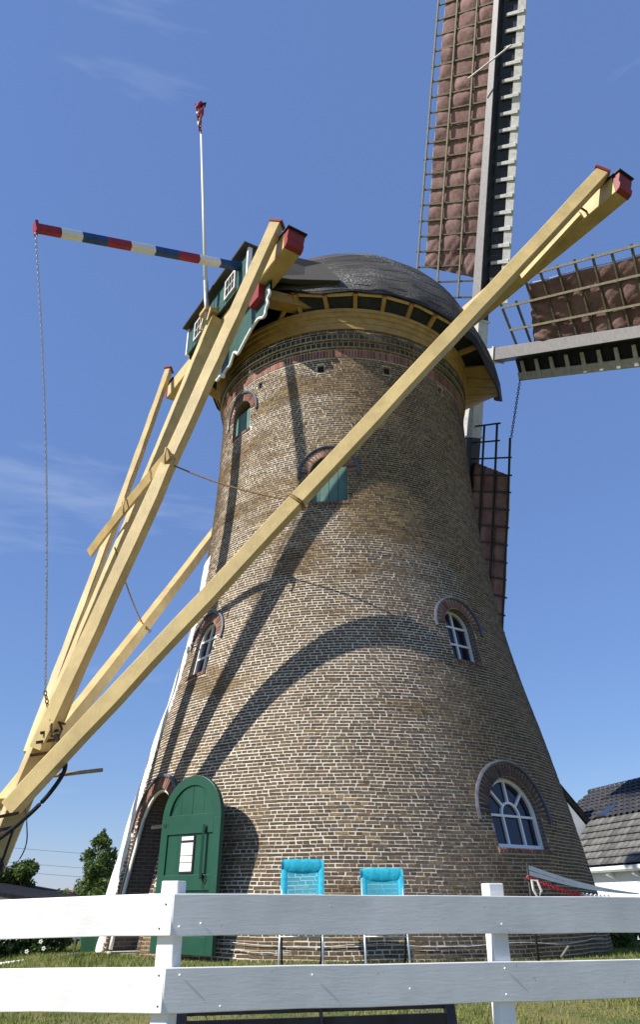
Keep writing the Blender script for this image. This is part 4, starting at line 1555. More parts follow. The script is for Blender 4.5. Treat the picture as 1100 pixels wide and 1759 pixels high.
def sail(D, W, off, dark=False, cloth=True, name='x', white_to=1.25, pk=1.0, rc0=3.0, wfac=.88):  # dark: the sail's shade is put into lath, stock and board colours
    O = HUB + SD * off
    mb = MB()
    mb.beam(O + D * white_to, O + D * RT_, .36, .42, up=SD, w1=.20, h1=.22, ch=.01)
    for fi, f in enumerate(mb.f):
        v = [Vector(mb.v[i]) for i in f]
        nn_ = (v[1] - v[0]).cross(v[2] - v[0]).normalized()
        mb.m[fi] = 1 if abs(nn_.dot(W)) > .8 else 0
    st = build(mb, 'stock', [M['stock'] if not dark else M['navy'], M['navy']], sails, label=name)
    mb = MB()
    mb.beam(O, O + D * white_to, .37, .43, up=SD)
    mb.beam(O + D * (white_to - .06), O + D * white_to, .44, .50, up=SD)
    build(mb, 'stock_root', M['owhite'], st)
    WID = 2.05
    def L(r, w, n=0.0):
        p = pit(r) * pk
        return O + D * r + (W * math.cos(p) - SD * math.sin(p)) * w + (SD * math.cos(p) + W * math.sin(p)) * n
    lm = M['lathshade'] if dark else M['lath']
    # longitudinal laths
    for k, w in enumerate((.34, .67, 1.0)):
        mb = MB()
        rs = np.linspace(2.0 if k < 2 else 2.45, RT_ - .15, 14)
        for a, b in zip(rs[:-1], rs[1:]):
            mb.beam(L(a, w * WID, -.03), L(b, w * WID, -.03), .06, .035, up=SD)
        build(mb, 'long_lath', lm, st)
    r = 2.0
    i = 0
    while r < RT_ - .1:
        mb = MB()
        w1 = WID + rng.uniform(.02, .09) if i > 1 else WID * .72
        mb.beam(L(r, .1, 0), L(r + rng.uniform(-.01, .01), w1, 0), .045, .055, up=SD)
        build(mb, 'cross_lath', lm, st)
        r += .50
        i += 1
    if cloth:
        cellr = np.random.default_rng(int(off * 10) + len(name)).uniform(.05, 1.15, (40, 6))
        nr, nw = 20 * 7 + 1, 34
        vs_, fs_ = [], []
        wmax = WID * wfac
        for i in range(nr):
            r = rc0 + .0 + (RT_ - .25 - rc0) * i / (nr - 1)
            bay = abs(math.sin(math.pi * (r - 2.0) / .50))
            for j in range(nw):
                u = j / (nw - 1)
                w = .12 + (wmax - .12 + .015 * math.sin(r * 3.1)) * u
                wb = abs(math.sin(math.pi * w / (WID * .335)))
                bul = (bay ** .55) * (wb ** .45) * cellr[int((r - 2.0) / .5), min(5, int(w / (WID * .335)))]
                slack = (.07 + .025 * math.sin(r * 2.3 + w * 1.7)) * bul
                wr = .006 * math.sin(w * 15 + r * 9 + 2 * math.sin(r * 1.7)) * bul + .005 * math.sin(w * 33 - r * 17 + 3 * math.sin(w * 2.1)) + (.02 * math.sin(w * 22 + r * 16) * max(0, 1 - abs(r - rc0) / 1.4))
                rr_ = r
                if r < rc0 + .9: rr_ = r + (.42 * (1 - u)) * (1 - (r - rc0) / .9) * -1 + .0
                vs_.append(L(rr_, w, .055 - slack - wr - .025 * (1 + math.sin(r * .9 + w * 2.4 + off * 9)) * wb ** .5))
        for i in range(nr - 1):
            for j in range(nw - 1):
                a = i * nw + j
                fs_.append((a, a + 1, a + nw + 1, a + nw))
        build(MB().add(vs_, fs_), 'sailcloth', M['cloth'], st, smooth=True)
        mb = MB()
        mb.tube([L(r, wmax + .015 * math.sin(r * 3.1) + .02, .04) for r in np.linspace(rc0, RT_ - .25, 40)], .014, 5)
        build(mb, 'bolt_rope', M['owhite'], st)
    # wind boards on the leading side
    def B(r, w, n=0.0):
        p = R_(28)
        return O + D * r + (-W * math.cos(p) + SD * math.sin(p)) * w + (SD * math.cos(p) + W * math.sin(p)) * n
    bs_ = list(np.arange(1.75, RT_ - .3, .50 * 3)) + [RT_ - .15]
    for a, b in zip(bs_[:-1], bs_[1:]):
        mb = MB()
        mb.box8([B(a, .14, .04), B(b - .01, .14, .04), B(b - .01, .60, .04), B(a, .60, .04), B(a, .14, .07), B(b - .01, .14, .07), B(b - .01, .60, .07), B(a, .60, .07)])
        build(mb, 'wind_board', M['navy'], st)
    mb = MB()
    mb.box8([B(1.75, .60, -.02), B(RT_ - .15, .60, -.02), B(RT_ - .15, .84, -.02), B(1.75, .84, -.02), B(1.75, .60, .05), B(RT_ - .15, .60, .05), B(RT_ - .15, .84, .05), B(1.75, .84, .05)])
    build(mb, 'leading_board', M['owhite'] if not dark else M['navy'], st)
    r = 2.0
    while r < RT_ - .2:
        mb = MB()
        mb.beam(B(r, .26, -.01), B(r, .80, -.035), .055, .10, up=D, w1=.06, h1=.13, ch=.012)
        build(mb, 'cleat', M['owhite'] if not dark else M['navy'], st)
        r += .50
    return st
sail(D1, -D2, .2, name='upright sail stock above the cap')
sail(D2, D1, -.2, name='level sail stock to the right of the cap')
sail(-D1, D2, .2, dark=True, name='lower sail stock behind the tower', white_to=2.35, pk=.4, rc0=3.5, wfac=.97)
sail(-D2, -D1, -.2, name='sail stock hidden behind the tower')
# pole stuck through the upright sail
mb = MB()
p = HUB + D1 * 8.6
mb.tube([p - D2 * .45 - SD * .45, p + D2 * .9 + D1 * .55 - SD * .1], .026, 7)
build(mb, 'tie_batten', M['owhite'], sails)

# ------------------------------------------------------------------ flagpole, boom, chain, ropes
fp0, fp1 = Q(3.86, .05, 12.75), Q(4.62, .05, 20.15)
flagpole = thing('flagpole', fp0, 'thin white flagpole leaning above the cap with a limp flag at its tip', 'flagpole')
mb = MB(); mb.tube([fp0 + (fp1 - fp0) * .16, fp0 + (fp1 - fp0) * .55, fp1], .048, 8, r_end=.022); build(mb, 'pole', M['white'], flagpole, smooth=True)
mb = MB(); mb.tube([fp0, fp0 + (fp1 - fp0) * .17], .06, 8); build(mb, 'pole_socket', M['steel'], flagpole, smooth=True)
mb = MB(); mb.tube([fp0 + (fp1 - fp0) * .2 + ED * -.10, fp0 + (fp1 - fp0) * .9 + ED * -.05], .008, 4); build(mb, 'halyard', M['owhite'], flagpole)
mb = MB(); mb.sphere(fp1 + UP * .03, .06); build(mb, 'pole_knob', M['red'], flagpole, smooth=True)
fd = (fp1 - fp0).normalized()
for (m_name, s0, s1, amp, seed, cc) in (('flagred', .02, .62, .13, 1, -.02), ('flagwhite', .30, 1.0, .07, 2, -.05), ('flagblue', .0, .14, .10, 3, .06), ('flagred', .55, 1.15, .06, 4, -.03)):
    rr = random.Random(seed)
    mb = MB(); vs_, fs_ = [], []
    nn, mm = 12, 7
    for i in range(nn):
        s = s0 + (s1 - s0) * i / (nn - 1)
        for j in range(mm):
            u = (j / (mm - 1) - .5) * 2
            wob = amp * (1 - .55 * (i / nn)) * u
            dep = amp * .6 * math.sin(u * 4 + i * .9 + seed)
            vs_.append(fp1 - fd * s + Vector((1, .2, 0)) * (wob + cc + rr.uniform(-.015, .015)) + Vector((.2, -1, 0)) * (dep + .05))
    for i in range(nn - 1):
        for j in range(mm - 1):
            a = i * mm + j
            fs_.append((a, a + 1, a + mm + 1, a + mm))
    build(MB().add(vs_, fs_), 'flag_fold', M[m_name], flagpole, smooth=True)

br, bt = Q(3.55, 1.22, 13.70), Q(8.0, 1.2, 12.32)
boom = thing('striped_boom', br, 'hoisting boom painted in red, white and blue bands sticking out of the cap', 'boom')
seq = ['blue', 'white', 'stripe_red', 'blue', 'white', 'stripe_red', 'blue', 'white', 'stripe_red']
ts = [0, .13, .245, .355, .475, .59, .70, .80, .90, 1.0]
ts = [0, .14, .25, .36, .475, .59, .70, .81, .90, 1.0]
for i, c in enumerate(seq):
    mb = MB()
    p0, p1 = br + (bt - br) * ts[i], br + (bt - br) * ts[i + 1]
    mb.beam(p0, p1, .17, .17, ch=.03)
    build(mb, 'painted_band', M[c], boom)
mb = MB(); mb.beam(bt - (bt - br).normalized() * .02, bt + (bt - br).normalized() * .04, .22, .22); build(mb, 'tip_block', M['stripe_red'], boom)

def chain_links(pts_fn, total, link, wire, wid):
    mb = MB()
    k = int(total / (link * .72))
    for i in range(k):
        p = pts_fn(i / k)
        d = (pts_fn(min(1, (i + 1) / k)) - pts_fn(max(0, (i - 1) / k))).normalized()
        x = d.cross(Vector((.3, .9, .1))).normalized()
        if i % 2: x = d.cross(x).normalized()
        ring = []
        for q in range(8):
            a = 2 * math.pi * q / 8
            ring.append(p + d * (link / 2) * math.cos(a) + x * wid * math.sin(a))
        mb.tube(ring, wire, 4, closed=True)
    return mb
ctop = bt - UP * .1
cbot = Q(6.18, .30, 3.72)
fn = lambda u: ctop + (cbot - ctop) * u - TD * .10 * math.sin(math.pi * u)
o = build(chain_links(fn, (ctop - cbot).length, .085, .0065, .019), 'hanging_chain', M['steel'])
tag(o, 'long thin chain hanging from the tip of the striped boom', 'chain')
# tail chain end and shackle
o = build(chain_links(lambda u: cbot + (Q(6.05, .42, 3.25) - cbot) * u, .5, .09, .010, .026), 'chain_tail', M['rust'])
tag(o, 'short rusty chain end lying on the tail pole above the shackle', 'chain')
sh = MB()
sh.tube([Q(6.0, .42, 3.28), Q(6.06, .50, 3.18), Q(6.03, .52, 3.02), Q(5.92, .52, 3.0), Q(5.88, .50, 3.15), Q(5.92, .42, 3.27)], .02, 6)
sh.tube([Q(6.08, .44, 3.28), Q(5.82, .44, 3.24)], .018, 6)
tag(build(sh, 'shackle', M['rust'], smooth=True), 'rusty shackle on the tail pole holding the black rope', 'shackle')
rp_pts = [Q(5.97, .52, 3.05), Q(5.90, .56, 2.92), Q(5.80, .60, 2.72), Q(5.76, .62, 2.55), Q(5.82, .62, 2.38), Q(5.95, .60, 2.15), Q(6.10, .56, 1.95), Q(6.25, .5, 1.78), Q(6.45, .45, 1.58), Q(6.62, .3, 1.45)]
def spline(p, k=3):
    p = [np.array(q) for q in p]
    for _ in range(k):
        r = [p[0]]
        for a, b in zip(p[:-1], p[1:]): r += [a * .75 + b * .25, a * .25 + b * .75]
        r.append(p[-1]); p = r
    return [Vector(q) for q in p]
mb = MB(); mb.tube(spline(rp_pts), .034, 8)
tag(build(mb, 'thick_rope', M['rope'], smooth=True), 'thick black rope looping from the shackle round the wooden peg', 'rope')
mb = MB(); mb.tube([Q(6.15, .20, 2.42), Q(5.22, .75, 2.55)], .032, 8)
tag(build(mb, 'wooden_peg', M['wood'], smooth=True), 'pale round wooden peg sticking out of the long brace', 'peg')
mb = MB(); mb.tube(spline([Q(6.2, .35, 1.95), Q(6.18, .5, 1.75), Q(6.12, .5, 1.45), Q(6.22, .45, 1.18), Q(6.42, .35, 1.14)]), .010, 6)
tag(build(mb, 'thin_cord', M['bluecord'], smooth=True), 'thin dark cord dangling below the foot of the tail pole', 'cord')
mb = MB(); mb.sphere(Q(6.45, .3, 1.15), .10, sq=(1, 1, 1.4)); mb.tube([Q(6.40, .35, 1.25), Q(6.35, .5, 1.7)], .02, 6)
tag(build(mb, 'knotted_rope_end', M['rope'], smooth=True), 'dark knotted rope end at the foot of the tail pole', 'rope')
# tie ropes
def on_brace(z, near=1):
    a, b = (Q(LB + .32, near * (LL - .22), 13.86), Q(6.40, near * .22, 1.95))
    u = (a.z - z) / (a.z - b.z)
    return a + (b - a) * u
def on_short(z):
    a, b = Q(3.64, 2.92, 13.42), Q(6.14, .24, 2.85)
    u = (a.z - z) / (a.z - b.z)
    return a + (b - a) * u
def tie(name, p0, p1, label):
    mb = MB()
    pts = [p0 + (p1 - p0) * u - UP * .10 * math.sin(math.pi * u) for u in np.linspace(0, 1, 12)]
    mb.tube(pts, .015, 6)
    d = (Q(6.40, .22, 1.95) - Q(LB + .32, LL - .22, 13.86)).normalized()
    x = d.cross(UP).normalized(); y = d.cross(x)
    for k in (-.02, .02):
        mb.tube([p1 + d * k + x * .125 * sx + y * .155 * sy for sx, sy in ((-1, -1), (1, -1), (1, 1), (-1, 1))], .015, 5, closed=True)
    tag(build(mb, name, M['hemp'], smooth=True), label, 'rope')
tie('tie_rope', on_short(7.85), on_brace(6.85), 'tan rope tied from the short brace to the long brace across the tower')
tie('tie_rope', Q(5.42, .45, 6.45), on_brace(6.2, -1), 'tan rope tied from the tail pole to the far long brace against the sky')
mb = MB(); mb.tube([on_short(8.1) - UP * .2 + ED * .1, Q(5.95, .35, 4.0), Q(6.0, .1, 2.7)], .012, 5)
tag(build(mb, 'control_cord', M['bluecord']), 'taut blue-grey cord running down beside the short brace', 'cord')
mb = MB()
a_ = HUB - SD * .2 + D2 * 1.77 + (-D1 * math.cos(R_(28)) + SD * math.sin(R_(28))) * .80
b_ = HUB + SD * .2 - D1 * 2.48 + (D2 * math.cos(pit(2.45) * .4) - SD * math.sin(pit(2.45) * .4)) * 2.05
o = build(chain_links(lambda u: a_ + (b_ - a_) * u, (a_ - b_).length, .10, .012, .03), 'sail_chain', M['iron'])
tag(o, 'dark chain hanging between the level sail and the lower sail', 'chain')

# ------------------------------------------------------------------ fence
FC = Vector((-.555, 3.215, 0))
AR, AL = R_(17.0), R_(18.0)  # right run turned further, so less sun strikes its boards
dr = Vector((math.cos(AR), math.sin(AR), 0))
dl = Vector((-math.cos(AL), math.sin(AL), 0))
nr_ = Vector((math.sin(AR), -math.cos(AR), 0))
nl_ = Vector((-math.sin(AL), -math.cos(AL), 0))
fence = thing('board_fence', (FC.x, FC.y, -.55), 'white two-board fence with a corner post across the foreground', 'fence')
def rail(p0, d, nn, length, z0, z1, drop, name, s0=0.0, lean=0.0):
    seg = MB()
    th = .024
    k = max(2, int(length / .25))
    vs_, fs_ = [], []
    for i in range(k + 1):
        s = s0 + (length - s0) * i / k
        j = .0018 * math.sin(i * 2.1 + z0 * 30)
        b = p0 + d * s - UP * drop * s
        ln_ = nn * (lean * (z1 - z0))
        vs_ += [b + UP * (z0 + j) - ln_ * .5, b + UP * (z1 + j * .5) + ln_ * .5, b + UP * (z1 + j * .5) - nn * th + ln_ * .5, b + UP * (z0 + j) - nn * th - ln_ * .5]
    for i in range(k):
        for q in range(4):
            fs_.append((4 * i + q, 4 * i + (q + 1) % 4, 4 * i + 4 + (q + 1) % 4, 4 * i + 4 + q))
    fs_ += [(0, 3, 2, 1), (4 * k, 4 * k + 1, 4 * k + 2, 4 * k + 3)]
    o = build(seg.add(vs_, fs_), 'rail', M['fwhite'], fence, bevel=.003)
    return o
# lower rails shifted a touch; right run tilted to put its faces in shade
for (z0, z1, off, s0) in ((.590, .731, 0, .0), (.347, .489, -.012, .0)):
    p = FC + dl * (-off)
    rail(p, dr, nr_, 3.4, z0, z1, 0.004, 'rail', 0.0, .085)
    rail(p - dl * 0.0 - nl_ * .0, dl, nl_, 2.6, z0 + .002, z1 + .002, .028, 'rail', .0015)
def fpost(p, d, nn, z1, z0, w=.075, label=None):
    mb = MB()
    c = p - nn * (.0255 + w / 2)
    mb.obox(c + UP * (z0 + z1) / 2, d, nn, UP, w / 2, w / 2, (z1 - z0) / 2)
    return build(mb, 'post', M['fwhite'], fence, bevel=.005, label=label)
fpost(FC + dl * .035, dl, nl_, .775, -.75, .072)
fpost(FC + dr * 1.385, dr, nr_, .775, -.75, .072)
fpost(FC + dr * 2.9, dr, nr_, .775, -.8, .072)
fpost(FC + dl * 1.7, dl, nl_, .73, -.8, .072)
# screw heads and paint blisters
for (s, z) in ((.03, .71), (.11, .63), (.03, .62), (.18, .70), (.045, .465), (.2, .365), (1.37, .71), (1.38, .62), (1.37, .37), (1.375, .46), (.62, .69), (.95, .40), (.55, .455)):
    mb = MB()
    c = FC + dr * s + nr_ * .001 + UP * z
    mb.sphere(c, .0042, 8, 5, sq=(1, .6, 1))
    build(mb, 'screw_head', M['fwhite'], fence, smooth=True)
for (s, z) in ((.03, .695), (.05, .615), (.035, .465), (.03, .37)):
    mb = MB()
    mb.sphere(FC + dl * s + nl_ * .0005 + UP * (z - .028 * s), .0035, 8, 5, sq=(1, .6, 1))
    build(mb, 'screw_head', M['iron'], fence, smooth=True)

# ------------------------------------------------------------------ bench
def make_bench():
    g = ground_z(0, 4.6)
    a, b = Vector((-.70, 4.36, 0)), Vector((.70, 4.70, 0))
    d = (b - a).normalized(); nn = Vector((d.y, -d.x, 0))
    th = thing('garden_bench', ((a + b) / 2).to_tuple()[:2] + (g,), 'black slatted garden bench just behind the fence', 'bench')
    zt = .262
    for i, (z0, z1) in enumerate(((zt - .05, zt), (zt - .125, zt - .068), (zt - .20, zt - .143), (zt - .275, zt - .218))):
        mb = MB(); c = (a + b) / 2 + UP * (z0 + z1) / 2 + nn * (.02 * i)
        mb.obox(c, d, nn, UP, (b - a).length / 2 - .055, .012, (z1 - z0) / 2); build(mb, 'back_slat', M['bench'], th)
    for s in (.03, (b - a).length - .03, (b - a).length / 2):
        mb = MB()
        p = a + d * s
        w = .05 if s != (b - a).length / 2 else .012
        mb.beam(p + UP * (zt + .001), p + nn * .10 + UP * (zt - .36), .03, w, up=d)
        build(mb, 'back_post', M['bench'], th)
    for k in range(4):
        mb = MB(); c = (a + b) / 2 + nn * (.16 + .10 * k) + UP * (zt - .37)
        mb.obox(c, d, nn, UP, (b - a).length / 2, .042, .014); build(mb, 'seat_slat', M['bench'], th)
    for s in (.05, (b - a).length - .05):
        for k in (.12, .46):
            mb = MB(); p = a + d * s + nn * k
            mb.beam(p + UP * (zt - .38), p + UP * (g - .02), .05, .05, up=d); build(mb, 'leg', M['bench'], th)
    # small pale lettering in the gap at the right end of the back
    for k in range(7):
        mb = MB()
        p = a + d * ((b - a).length - .21 + .022 * k) + UP * (zt - .059) + nn * .004
        hh = .010 + .006 * (k % 3)
        mb.beam(p - UP * .006, p + UP * hh + d * .006, .004, .006, up=nn); build(mb, 'white_mark', M['whiteplastic'], th)
make_bench()

# ------------------------------------------------------------------ camping chairs
def make_chair(x, y, zt, label):
    g = ground_z(x, y)
    th = thing('camping_chair', (x, y, g), label, 'camping chair', 'turquoise camping chairs against the tower')
    W = .26
    hip_z, hip_y = g + .42, y + .18
    top = Vector((x, y + .18 + .30, zt))
    def side(sx, mbn, pts, r=.0125, m_='alu'):
        mb = MB(); mb.tube([Vector((x + sx, *p)) for p in pts], r, 8); build(mb, mbn, M[m_], th, smooth=True)
    for sx in (-W, W):
        side(sx, 'back_tube', [(hip_y, hip_z), (hip_y + .12, hip_z + .32), (top.y, zt - .02)])
        side(sx, 'front_leg', [(y - .14, g - .01), (y + .05, g + .40), (hip_y + .10, g + .62)], .014)
        side(sx * .93, 'rear_leg', [(y + .34, g - .01), (y + .12, g + .36), (y - .10, g + .60)], .012, 'iron')
        side(sx * 1.04, 'arm_rest', [(y - .22, g + .61), (hip_y + .14, g + .63)], .018)
    mb = MB(); mb.tube([(x - W, y - .14, g + .0), (x - W * .96, y - .15, g + .012), (x + W * .96, y - .15, g + .012), (x + W, y - .14, g + .0)], .012, 8); build(mb, 'floor_bar', M['alu'], th, smooth=True)
    mb = MB(); mb.tube([(x - W * .93, y + .30, g + .10), (x - W * .86, y + .335, g + .025), (x + W * .80, y + .335, g + .025), (x + W * .93, y + .30, g + .12)], .012, 8); build(mb, 'floor_bar', M['iron'], th, smooth=True)
    mb = MB(); mb.tube([(x - W, y + .03, g + .36), (x + W, y + .03, g + .36)], .011, 8); build(mb, 'cross_bar', M['alu'], th, smooth=True)
    # seat
    mb = MB(); vs_, fs_ = [], []
    for i in range(9):
        u = i / 8
        for j in range(7):
            v = j / 6
            vs_.append((x - W + 2 * W * v, y - .24 + (hip_y - y + .24) * u, g + .44 - .02 * u - .025 * math.sin(math.pi * v)))
    for i in range(8):
        for j in range(6): fs_.append((i * 7 + j, i * 7 + j + 1, i * 7 + j + 8, i * 7 + j + 7))
    build(mb.add(vs_, fs_), 'seat', M['turqmesh'], th, smooth=True)
    # back: mesh panel with solid borders
    def back_pt(u, v, off=0):
        yy = hip_y + (top.y - hip_y) * u
        return Vector((x - W + 2 * W * v, yy - .012 + .03 * math.sin(math.pi * v) + off, hip_z + (zt - hip_z) * u))
    mb = MB(); vs_, fs_ = [], []
    for i in range(13):
        for j in range(7): vs_.append(back_pt(i / 12, .12 + .76 * j / 6))
    for i in range(12):
        for j in range(6): fs_.append((i * 7 + j, i * 7 + j + 1, i * 7 + j + 8, i * 7 + j + 7))
    build(mb.add(vs_, fs_), 'backrest', M['turqmesh'], th, smooth=True)
    for v0, v1 in ((-.035, .13), (.87, 1.035)):
        mb = MB(); vs_, fs_ = [], []
        for i in range(13):
            u = i / 12
            vs_ += [back_pt(u, v0, .012), back_pt(u, (v0 + v1) / 2, -.016), back_pt(u, v1, .004)]
        for i in range(12): fs_ += [(3 * i, 3 * i + 1, 3 * i + 4, 3 * i + 3), (3 * i + 1, 3 * i + 2, 3 * i + 5, 3 * i + 4)]
        build(mb.add(vs_, fs_), 'back_border', M['turq'], th, smooth=True)
    # padded head rest
    mb = MB(); vs_, fs_ = [], []
    nU, nV = 12, 14
    for j in range(nU + 1):
        xx = -W - .015 + (2 * W + .03) * j / nU
        e_ = 1 - .25 * abs(2 * j / nU - 1) ** 6
        for i in range(nV):
            a = 2 * math.pi * i / nV
            vs_.append((x + xx, top.y - .03 + .036 * e_ * math.cos(a) - .012 * math.sin(j * 2.0) * .3, zt - .075 + .088 * e_ * (abs(math.sin(a)) ** .8) * (1 if math.sin(a) > 0 else -1) + .004 * math.sin(j * 1.9)))
    for j in range(nU):
        for i in range(nV): fs_.append((j * nV + i, j * nV + (i + 1) % nV, (j + 1) * nV + (i + 1) % nV, (j + 1) * nV + i))
    fs_ += [tuple(range(nV)), tuple(range(nU * nV, nU * nV + nV))[::-1]]
    build(mb.add(vs_, fs_), 'head_rest', M['turq'], th, smooth=True)
make_chair(-.225, 10.42, 1.195, 'turquoise camping chair with the higher head rest, nearer the green door')
make_chair(.80, 10.42, 1.09, 'turquoise camping chair with the lower head rest, farther from the green door')

# ------------------------------------------------------------------ thin post with plastic chain and tape
px_, py_ = 2.72, 10.9
g = ground_z(px_, py_)
bar = thing('barrier_post', (px_, py_, g), 'thin dark metal stake with white tape and red plastic chain beside the tower', 'barrier')
mb = MB(); mb.tube([(px_, py_, g - .05), (px_ - .01, py_, 1.16)], .016, 7); build(mb, 'stake', M['iron'], bar, smooth=True)
end = Vector((4.9, 13.0, .82))
st_ = Vector((px_, py_, 1.09))
for k, (dz, m_) in enumerate(((.02, 'whiteplastic'), (-.045, 'whiteplastic'))):
    pts = [st_ + UP * dz * (1 - u) + (end - st_) * u - UP * .05 * math.sin(math.pi * u) for u in np.linspace(0, 1, 14)]
    mb = MB()
    vs_, fs_ = [], []
    for i, p in enumerate(pts):
        w = .022 * (1 - i / 15) + .005
        vs_ += [p + UP * w, p - UP * w]
    for i in range(13): fs_.append((2 * i, 2 * i + 1, 2 * i + 3, 2 * i + 2))
    o = build(MB().add(vs_, fs_), 'barrier_tape', M[m_], bar); o.modifiers.new('t', 'SOLIDIFY').thickness = .006
c0, c1 = Vector((px_ - .02, py_ - .02, .985)), Vector((4.2, 12.2, .77))
cf = lambda u: c0 + (c1 - c0) * u - UP * .06 * math.sin(math.pi * u)
build(chain_links(lambda u: cf(u * .62), (c1 - c0).length * .62, .075, .009, .024), 'red_chain', M['redplastic'], bar)
build(chain_links(lambda u: cf(.62 + u * .38), (c1 - c0).length * .38, .075, .009, .024), 'white_chain', M['whiteplastic'], bar)
mb = MB(); mb.tube([(px_ + .02, py_ - .03, .96), (px_ + .09, py_ - .03, .95), (px_ + .13, py_ - .03, .83), (px_ + .08, py_ - .03, .74), (px_ + .03, py_ - .03, .84)], .018, 5, closed=True); build(mb, 'folded_tape', M['owhite'], bar)
mb = MB(); mb.beam((px_ + .30, py_ + .05, g + .12), (px_ + .38, py_ - .05, .22), .03, .02); build(mb, 'loose_bracket', M['steel'], bar)

# ------------------------------------------------------------------ house on the right
def make_house():
    d = Vector((-.23, .973, 0)).normalized()          # along the eave, away from the camera
    inw = Vector((d.y, -d.x, 0))                      # into the house
    K = 1.28
    P0 = (Vector((8.40, 22.5, 0)) - d * 2.0) * K
    g = -1.45
    th = thing('house', (P0 + d * 3 + inw * 3).to_tuple()[:2] + (g,), 'white rendered house with dark tiled roof behind the tower on the right', 'house')
    zE, Lh, Wd = .7 + .92 * K, 8.6 * K, 7.0 * K
    def H(s, w, z): return P0 + d * s + inw * w + UP * z
    mb = MB()
    mb.box8([H(0, .32, g - .2), H(Lh, .32, g - .2), H(Lh, Wd, g - .2), H(0, Wd, g - .2), H(0, .32, zE + .1), H(Lh, .32, zE + .1), H(Lh, Wd, zE + .1), H(0, Wd, zE + .1)])
    build(mb, 'wall', M['render_wall'], th)
    knee_w, knee_z = 1.15 * K, .7 + 2.32 * K
    rid_w, rid_z = 3.2 * K, .7 + 3.62 * K
    # roof deck
    mb = MB()
    sec = [(0, zE), (knee_w, knee_z - .03), (rid_w, rid_z - .05), (Wd + .3, zE), (Wd + .3, zE - .1), (rid_w, rid_z - .25), (0, zE - .08)]
    vs_ = [H(-.2, w, z) for w, z in sec] + [H(Lh, w, z) for w, z in sec]
    k = len(sec)
    mb.add(vs_, [tuple(range(k)), tuple(range(k, 2 * k))[::-1]] + [(i, (i + 1) % k, k + (i + 1) % k, k + i) for i in range(k)])
    rf = build(mb, 'roof', M['roofslate'], th)
    # tiles
    def tile_mesh(name, w, l, curve, mt):
        mb = MB()
        n = 5
        vs_, fs_ = [], []
        for i in range(n + 1):
            u = i / n
            hgt = .02 * math.sin(u * math.pi) if not curve else .045 * math.sin(u * 2 * math.pi) + .03
            x = (u - .5) * w
            for y, lift in ((0, .06), (l, .0)):
                vs_ += [(x, y, hgt + lift + .02), (x, y, hgt + lift)]
        for i in range(n):
            a, b = 4 * i, 4 * i + 4
            fs_ += [(a, b, b + 2, a + 2), (a, a + 1, b + 1, b), (a + 1, a + 3, b + 3, b + 1), (a + 2, b + 2, b + 3, a + 3)]
        fs_ += [(0, 2, 3, 1), (4 * n, 4 * n + 1, 4 * n + 3, 4 * n + 2)]
        return mb.add(vs_, fs_).mesh(name, mt)
    tg = [tile_mesh('tile', .285 * K, .29 * K, False, mat('grey_tile_%d' % i, (.088 + .02 * i, .086 + .02 * i, .083 + .018 * i), .7, scale=4, var=.2)) for i in range(4)]  # lower rows take a lighter grey than the upper rows
    td = [tile_mesh('tile', .29 * K, .31 * K, True, mat('dark_tile_%d' % i, (.040 + .008 * i, .040 + .008 * i, .046 + .008 * i), .7, scale=4, var=.2)) for i in range(3)]
    def rows(w0, z0, w1, z1, rows_, meshes, pitch, count, s0, skip=None):
        sl = Vector(((w1 - w0), (z1 - z0), 0)); ln = math.hypot(w1 - w0, z1 - z0)
        for r in range(rows_):
            u = r / rows_
            w, z = w0 + (w1 - w0) * u, z0 + (z1 - z0) * u
            Y = (inw * (w1 - w0) + UP * (z1 - z0)).normalized()
            X = -d
            Z = X.cross(Y)
            if Z.z < 0: Z = -Z; X = -X
            for c in range(count):
                s = s0 + c * pitch + (pitch / 2 if r % 2 else 0) * 0
                if skip and skip(r, c): continue
                p = H(s, w, z) + Z * random.uniform(0, .006) - Y * .02
                m4 = Matrix(((X.x, Y.x, Z.x, p.x), (X.y, Y.y, Z.y, p.y), (X.z, Y.z, Z.z, p.z), (0, 0, 0, 1)))
                put('tile', meshes[random.randrange(len(meshes))], rf, m4)
    rows(.02, zE + .02, knee_w, knee_z, 7, tg, .30 * K, 17, .6 * K)
    rows(knee_w, knee_z, rid_w, rid_z, 9, td, .30 * K, 20, 2.4 * K, skip=lambda r, c: r in (0, 1, 2) and c in (8, 9))
    # ridge tiles
    for i in range(22):
        mb = MB()
        mb.tube([H(K * (2.0 + i * .30), rid_w, rid_z + .02), H(K * (2.0 + i * .30 + .16), rid_w, rid_z + .025), H(K * (2.0 + i * .30 + .29), rid_w, rid_z + .005)], .12, 8)
        build(mb, 'ridge_tile', M['tile_dark'], rf, smooth=True)
    # roof window
    sl = Vector((rid_w - knee_w, rid_z - knee_z)); u0, u1 = .03, .33
    def RW(s, u, off): 
        nrm = (-(inw) * (rid_z - knee_z) + UP * (rid_w - knee_w)).normalized()
        return H(s, knee_w + (rid_w - knee_w) * u, knee_z + (rid_z - knee_z) * u) + nrm * off
    s0, s1 = K * (2.4 + 8 * .30 - .14), K * (2.4 + 9 * .30 + .14)
    mb = MB(); mb.box8([RW(s0, u0, .0), RW(s1, u0, .0), RW(s1, u1, .0), RW(s0, u1, .0), RW(s0, u0, .10), RW(s1, u0, .10), RW(s1, u1, .10), RW(s0, u1, .10)])
    wf = build(mb, 'roof_window', M['iron'], rf)
    mb = MB(); mb.box8([RW(s0 + .05, u0 + .03, .10), RW(s1 - .05, u0 + .03, .10), RW(s1 - .05, u1 - .03, .10), RW(s0 + .05, u1 - .03, .10), RW(s0 + .05, u0 + .03, .106), RW(s1 - .05, u0 + .03, .106), RW(s1 - .05, u1 - .03, .106), RW(s0 + .05, u1 - .03, .106)])
